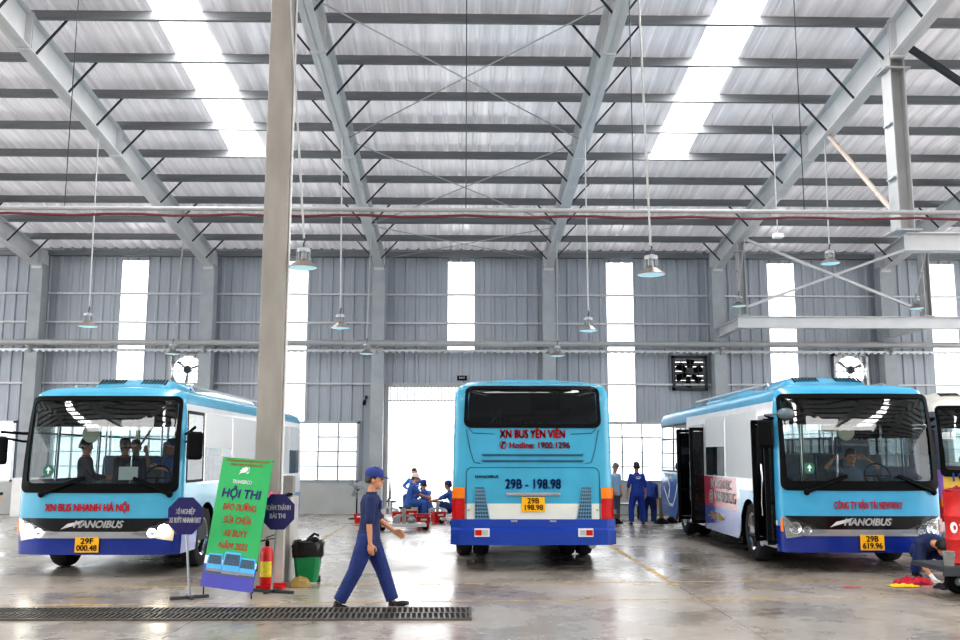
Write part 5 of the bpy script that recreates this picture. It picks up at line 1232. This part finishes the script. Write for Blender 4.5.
# driver reclining in the right bus, hands behind his head (sits on the driver seat)
RB = bus_right.location; LB = bus_left.location
person('driver in grey blue shirt leaning back with hands behind his head inside the right bus', (RB.x+.4, RB.y+.95, .66), rad(180), dict(pel=(0, -.28, .42), spine=(0, -.35, 1), chest=(0, -.2, 1), neck=(0, .15, 1), face=(0, 1, .1), armR=((1, .15, .25), (-.8, -.3, .75), (-1, -.2, .1), (0, 0, 1)), armL=((-1, .15, .25), (.8, -.3, .75), (1, -.2, .1), (0, 0, 1)),
    legR=((.15, 1, -.05), (0, .3, -1)), legL=((-.15, 1, -.05), (0, .3, -1)), shirt=mat('grey_blue_shirt', (96, 112, 132), .85, 0, .12, 14), trousers=dark_cloth, sleeve=.75), vox=.012)
redc = mat('red_collar', (190, 34, 36), .8)
def rider(label, x, y, rz, P, z=.45): return person(label, (LB.x+x, LB.y+y, z), rz, P, vox=.013, scale=.9)
rider('examiner in dark jacket with red collar standing inside the left bus, turned right', -.62, 1.05, rad(-60), dict(pel=(0, 0, .9), face=(.1, 1, -.1), shirt=dark_cloth, trousers=dark_cloth, collar=redc, sleeve=1.8, armR=((.1, .4, -1), (-.2, 1, -.2)), armL=((-.1, .3, -1), (.2, 1, -.2))))
rider('second man in dark jacket with red collar, facing the first examiner inside the left bus', -.1, 1.3, rad(70), dict(pel=(0, 0, .9), face=(.1, 1, -.1), shirt=dark_cloth, trousers=dark_cloth, collar=redc, sleeve=1.8, armR=((.1, .3, -1), (-.2, 1, -.2))))
rider('third man standing farthest back inside the left bus', -.1, 1.8, rad(180), dict(pel=(0, 0, .88), shirt=navy, trousers=dark_cloth, sleeve=1.8))
rider('driver in blue with cap at the wheel of the left bus, one hand raised', .55, 1.62, rad(150), dict(pel=(0, 0, .42), face=(.5, 1, 0), cap=bpy.data.materials['navy_cap'], shirt=blue_cloth, trousers=navy2, sleeve=.8, armR=((.5, .7, -.3), (-.1, .4, 1)), armL=((-.1, .8, -.7), (.1, 1, .2)), legR=((.15, 1, -.05), (0, .3, -1)), legL=((-.15, 1, -.05), (0, .3, -1))), .88)
EXPO = 0.4
SKYW, FILLW = 500, 340
# ================================================================== CAMERA, LIGHT
bpy.context.view_layer.update()
for o, w, b in TEXTS:
    if w and o.dimensions.x > 1e-6: o.scale.x = w/o.dimensions.x
dg = bpy.context.evaluated_depsgraph_get()
for f, w, b in TEXTS:                                                     # lettering as plain meshes, thickened for bold
    src = bpy.data.meshes.new_from_object(f.evaluated_get(dg)); nm = f.name; b = b*1.1
    vs = [tuple(v.co) for v in src.vertices]; fs = [tuple(q.vertices) for q in src.polygons]; n = len(vs); V2 = []; F2 = []
    for dx, dy in (((-b/f.scale.x, 0), (b/f.scale.x, 0), (0, b), (0, -b)) if b else ((0, 0),)):
        o0 = len(V2); V2 += [(x+dx, y+dy, z) for x, y, z in vs]; F2 += [tuple(i+o0 for i in q) for q in fs]
    me = bpy.data.meshes.new(nm); me.from_pydata(V2, [], F2); me.materials.append(f.data.materials[0])
    o = bpy.data.objects.new(nm, me); COL.objects.link(o); o.parent = f.parent; o.location = f.location; o.rotation_euler = f.rotation_euler; o.scale = f.scale
    bpy.data.objects.remove(f); o.name = nm
def area(x, y, z, sx, sy, rot, watts, col=(1, .985, .96)):
    l = bpy.data.lights.new('added_light', 'AREA'); l.shape = 'RECTANGLE'; l.size = sx; l.size_y = sy; l.energy = watts; l.color = col
    o = bpy.data.objects.new('added_light', l); COL.objects.link(o); o.location = (x, y, z); o.rotation_euler = rot
for x0, x1 in SKY:
    for y0, y1 in ((-8.5, 2), (8.5, SKYEND)):
        ym = (y0+y1)/2; s = -math.atan(SL) if ym > RIDGE else math.atan(SL)
        area((x0+x1)/2, ym, zb(ym)+.21, x1-x0, y1-y0, (s, 0, 0), SKYW)  # lamp just under each skylight panel, adding to its light
for x in (-12, 0, 12): area(x, -6, zb(-6)-.2, 7, 2.5, (rad(42), 0, 0), FILLW)  # added soft fill lamps behind the camera
SKYW0 = 0
w = bpy.data.worlds.new('sky'); SC.world = w; w.use_nodes = True
bg = w.node_tree.nodes['Background']; bg.inputs[0].default_value = (.97, .985, 1, 1); bg.inputs[1].default_value = 3.0
cam = bpy.data.cameras.new('camera'); co = bpy.data.objects.new('camera', cam); COL.objects.link(co); SC.camera = co
cam.lens = 35; cam.sensor_width = 36; cam.clip_end = 300
a, p, r = rad(.9), rad(8.3), .0015
F = V((math.sin(a)*math.cos(p), math.cos(a)*math.cos(p), math.sin(p))); R0 = V((math.cos(a), -math.sin(a), 0)); U0 = R0.cross(F)
R = R0*math.cos(r)+U0*math.sin(r); U = U0*math.cos(r)-R0*math.sin(r)
co.matrix_world = M(((R.x, U.x, -F.x, 0), (R.y, U.y, -F.y, 0), (R.z, U.z, -F.z, 1.74), (0, 0, 0, 1)))
SC.view_settings.view_transform = 'Standard'; SC.view_settings.exposure = EXPO
try: SC.view_settings.look = 'Medium High Contrast'
except Exception: pass
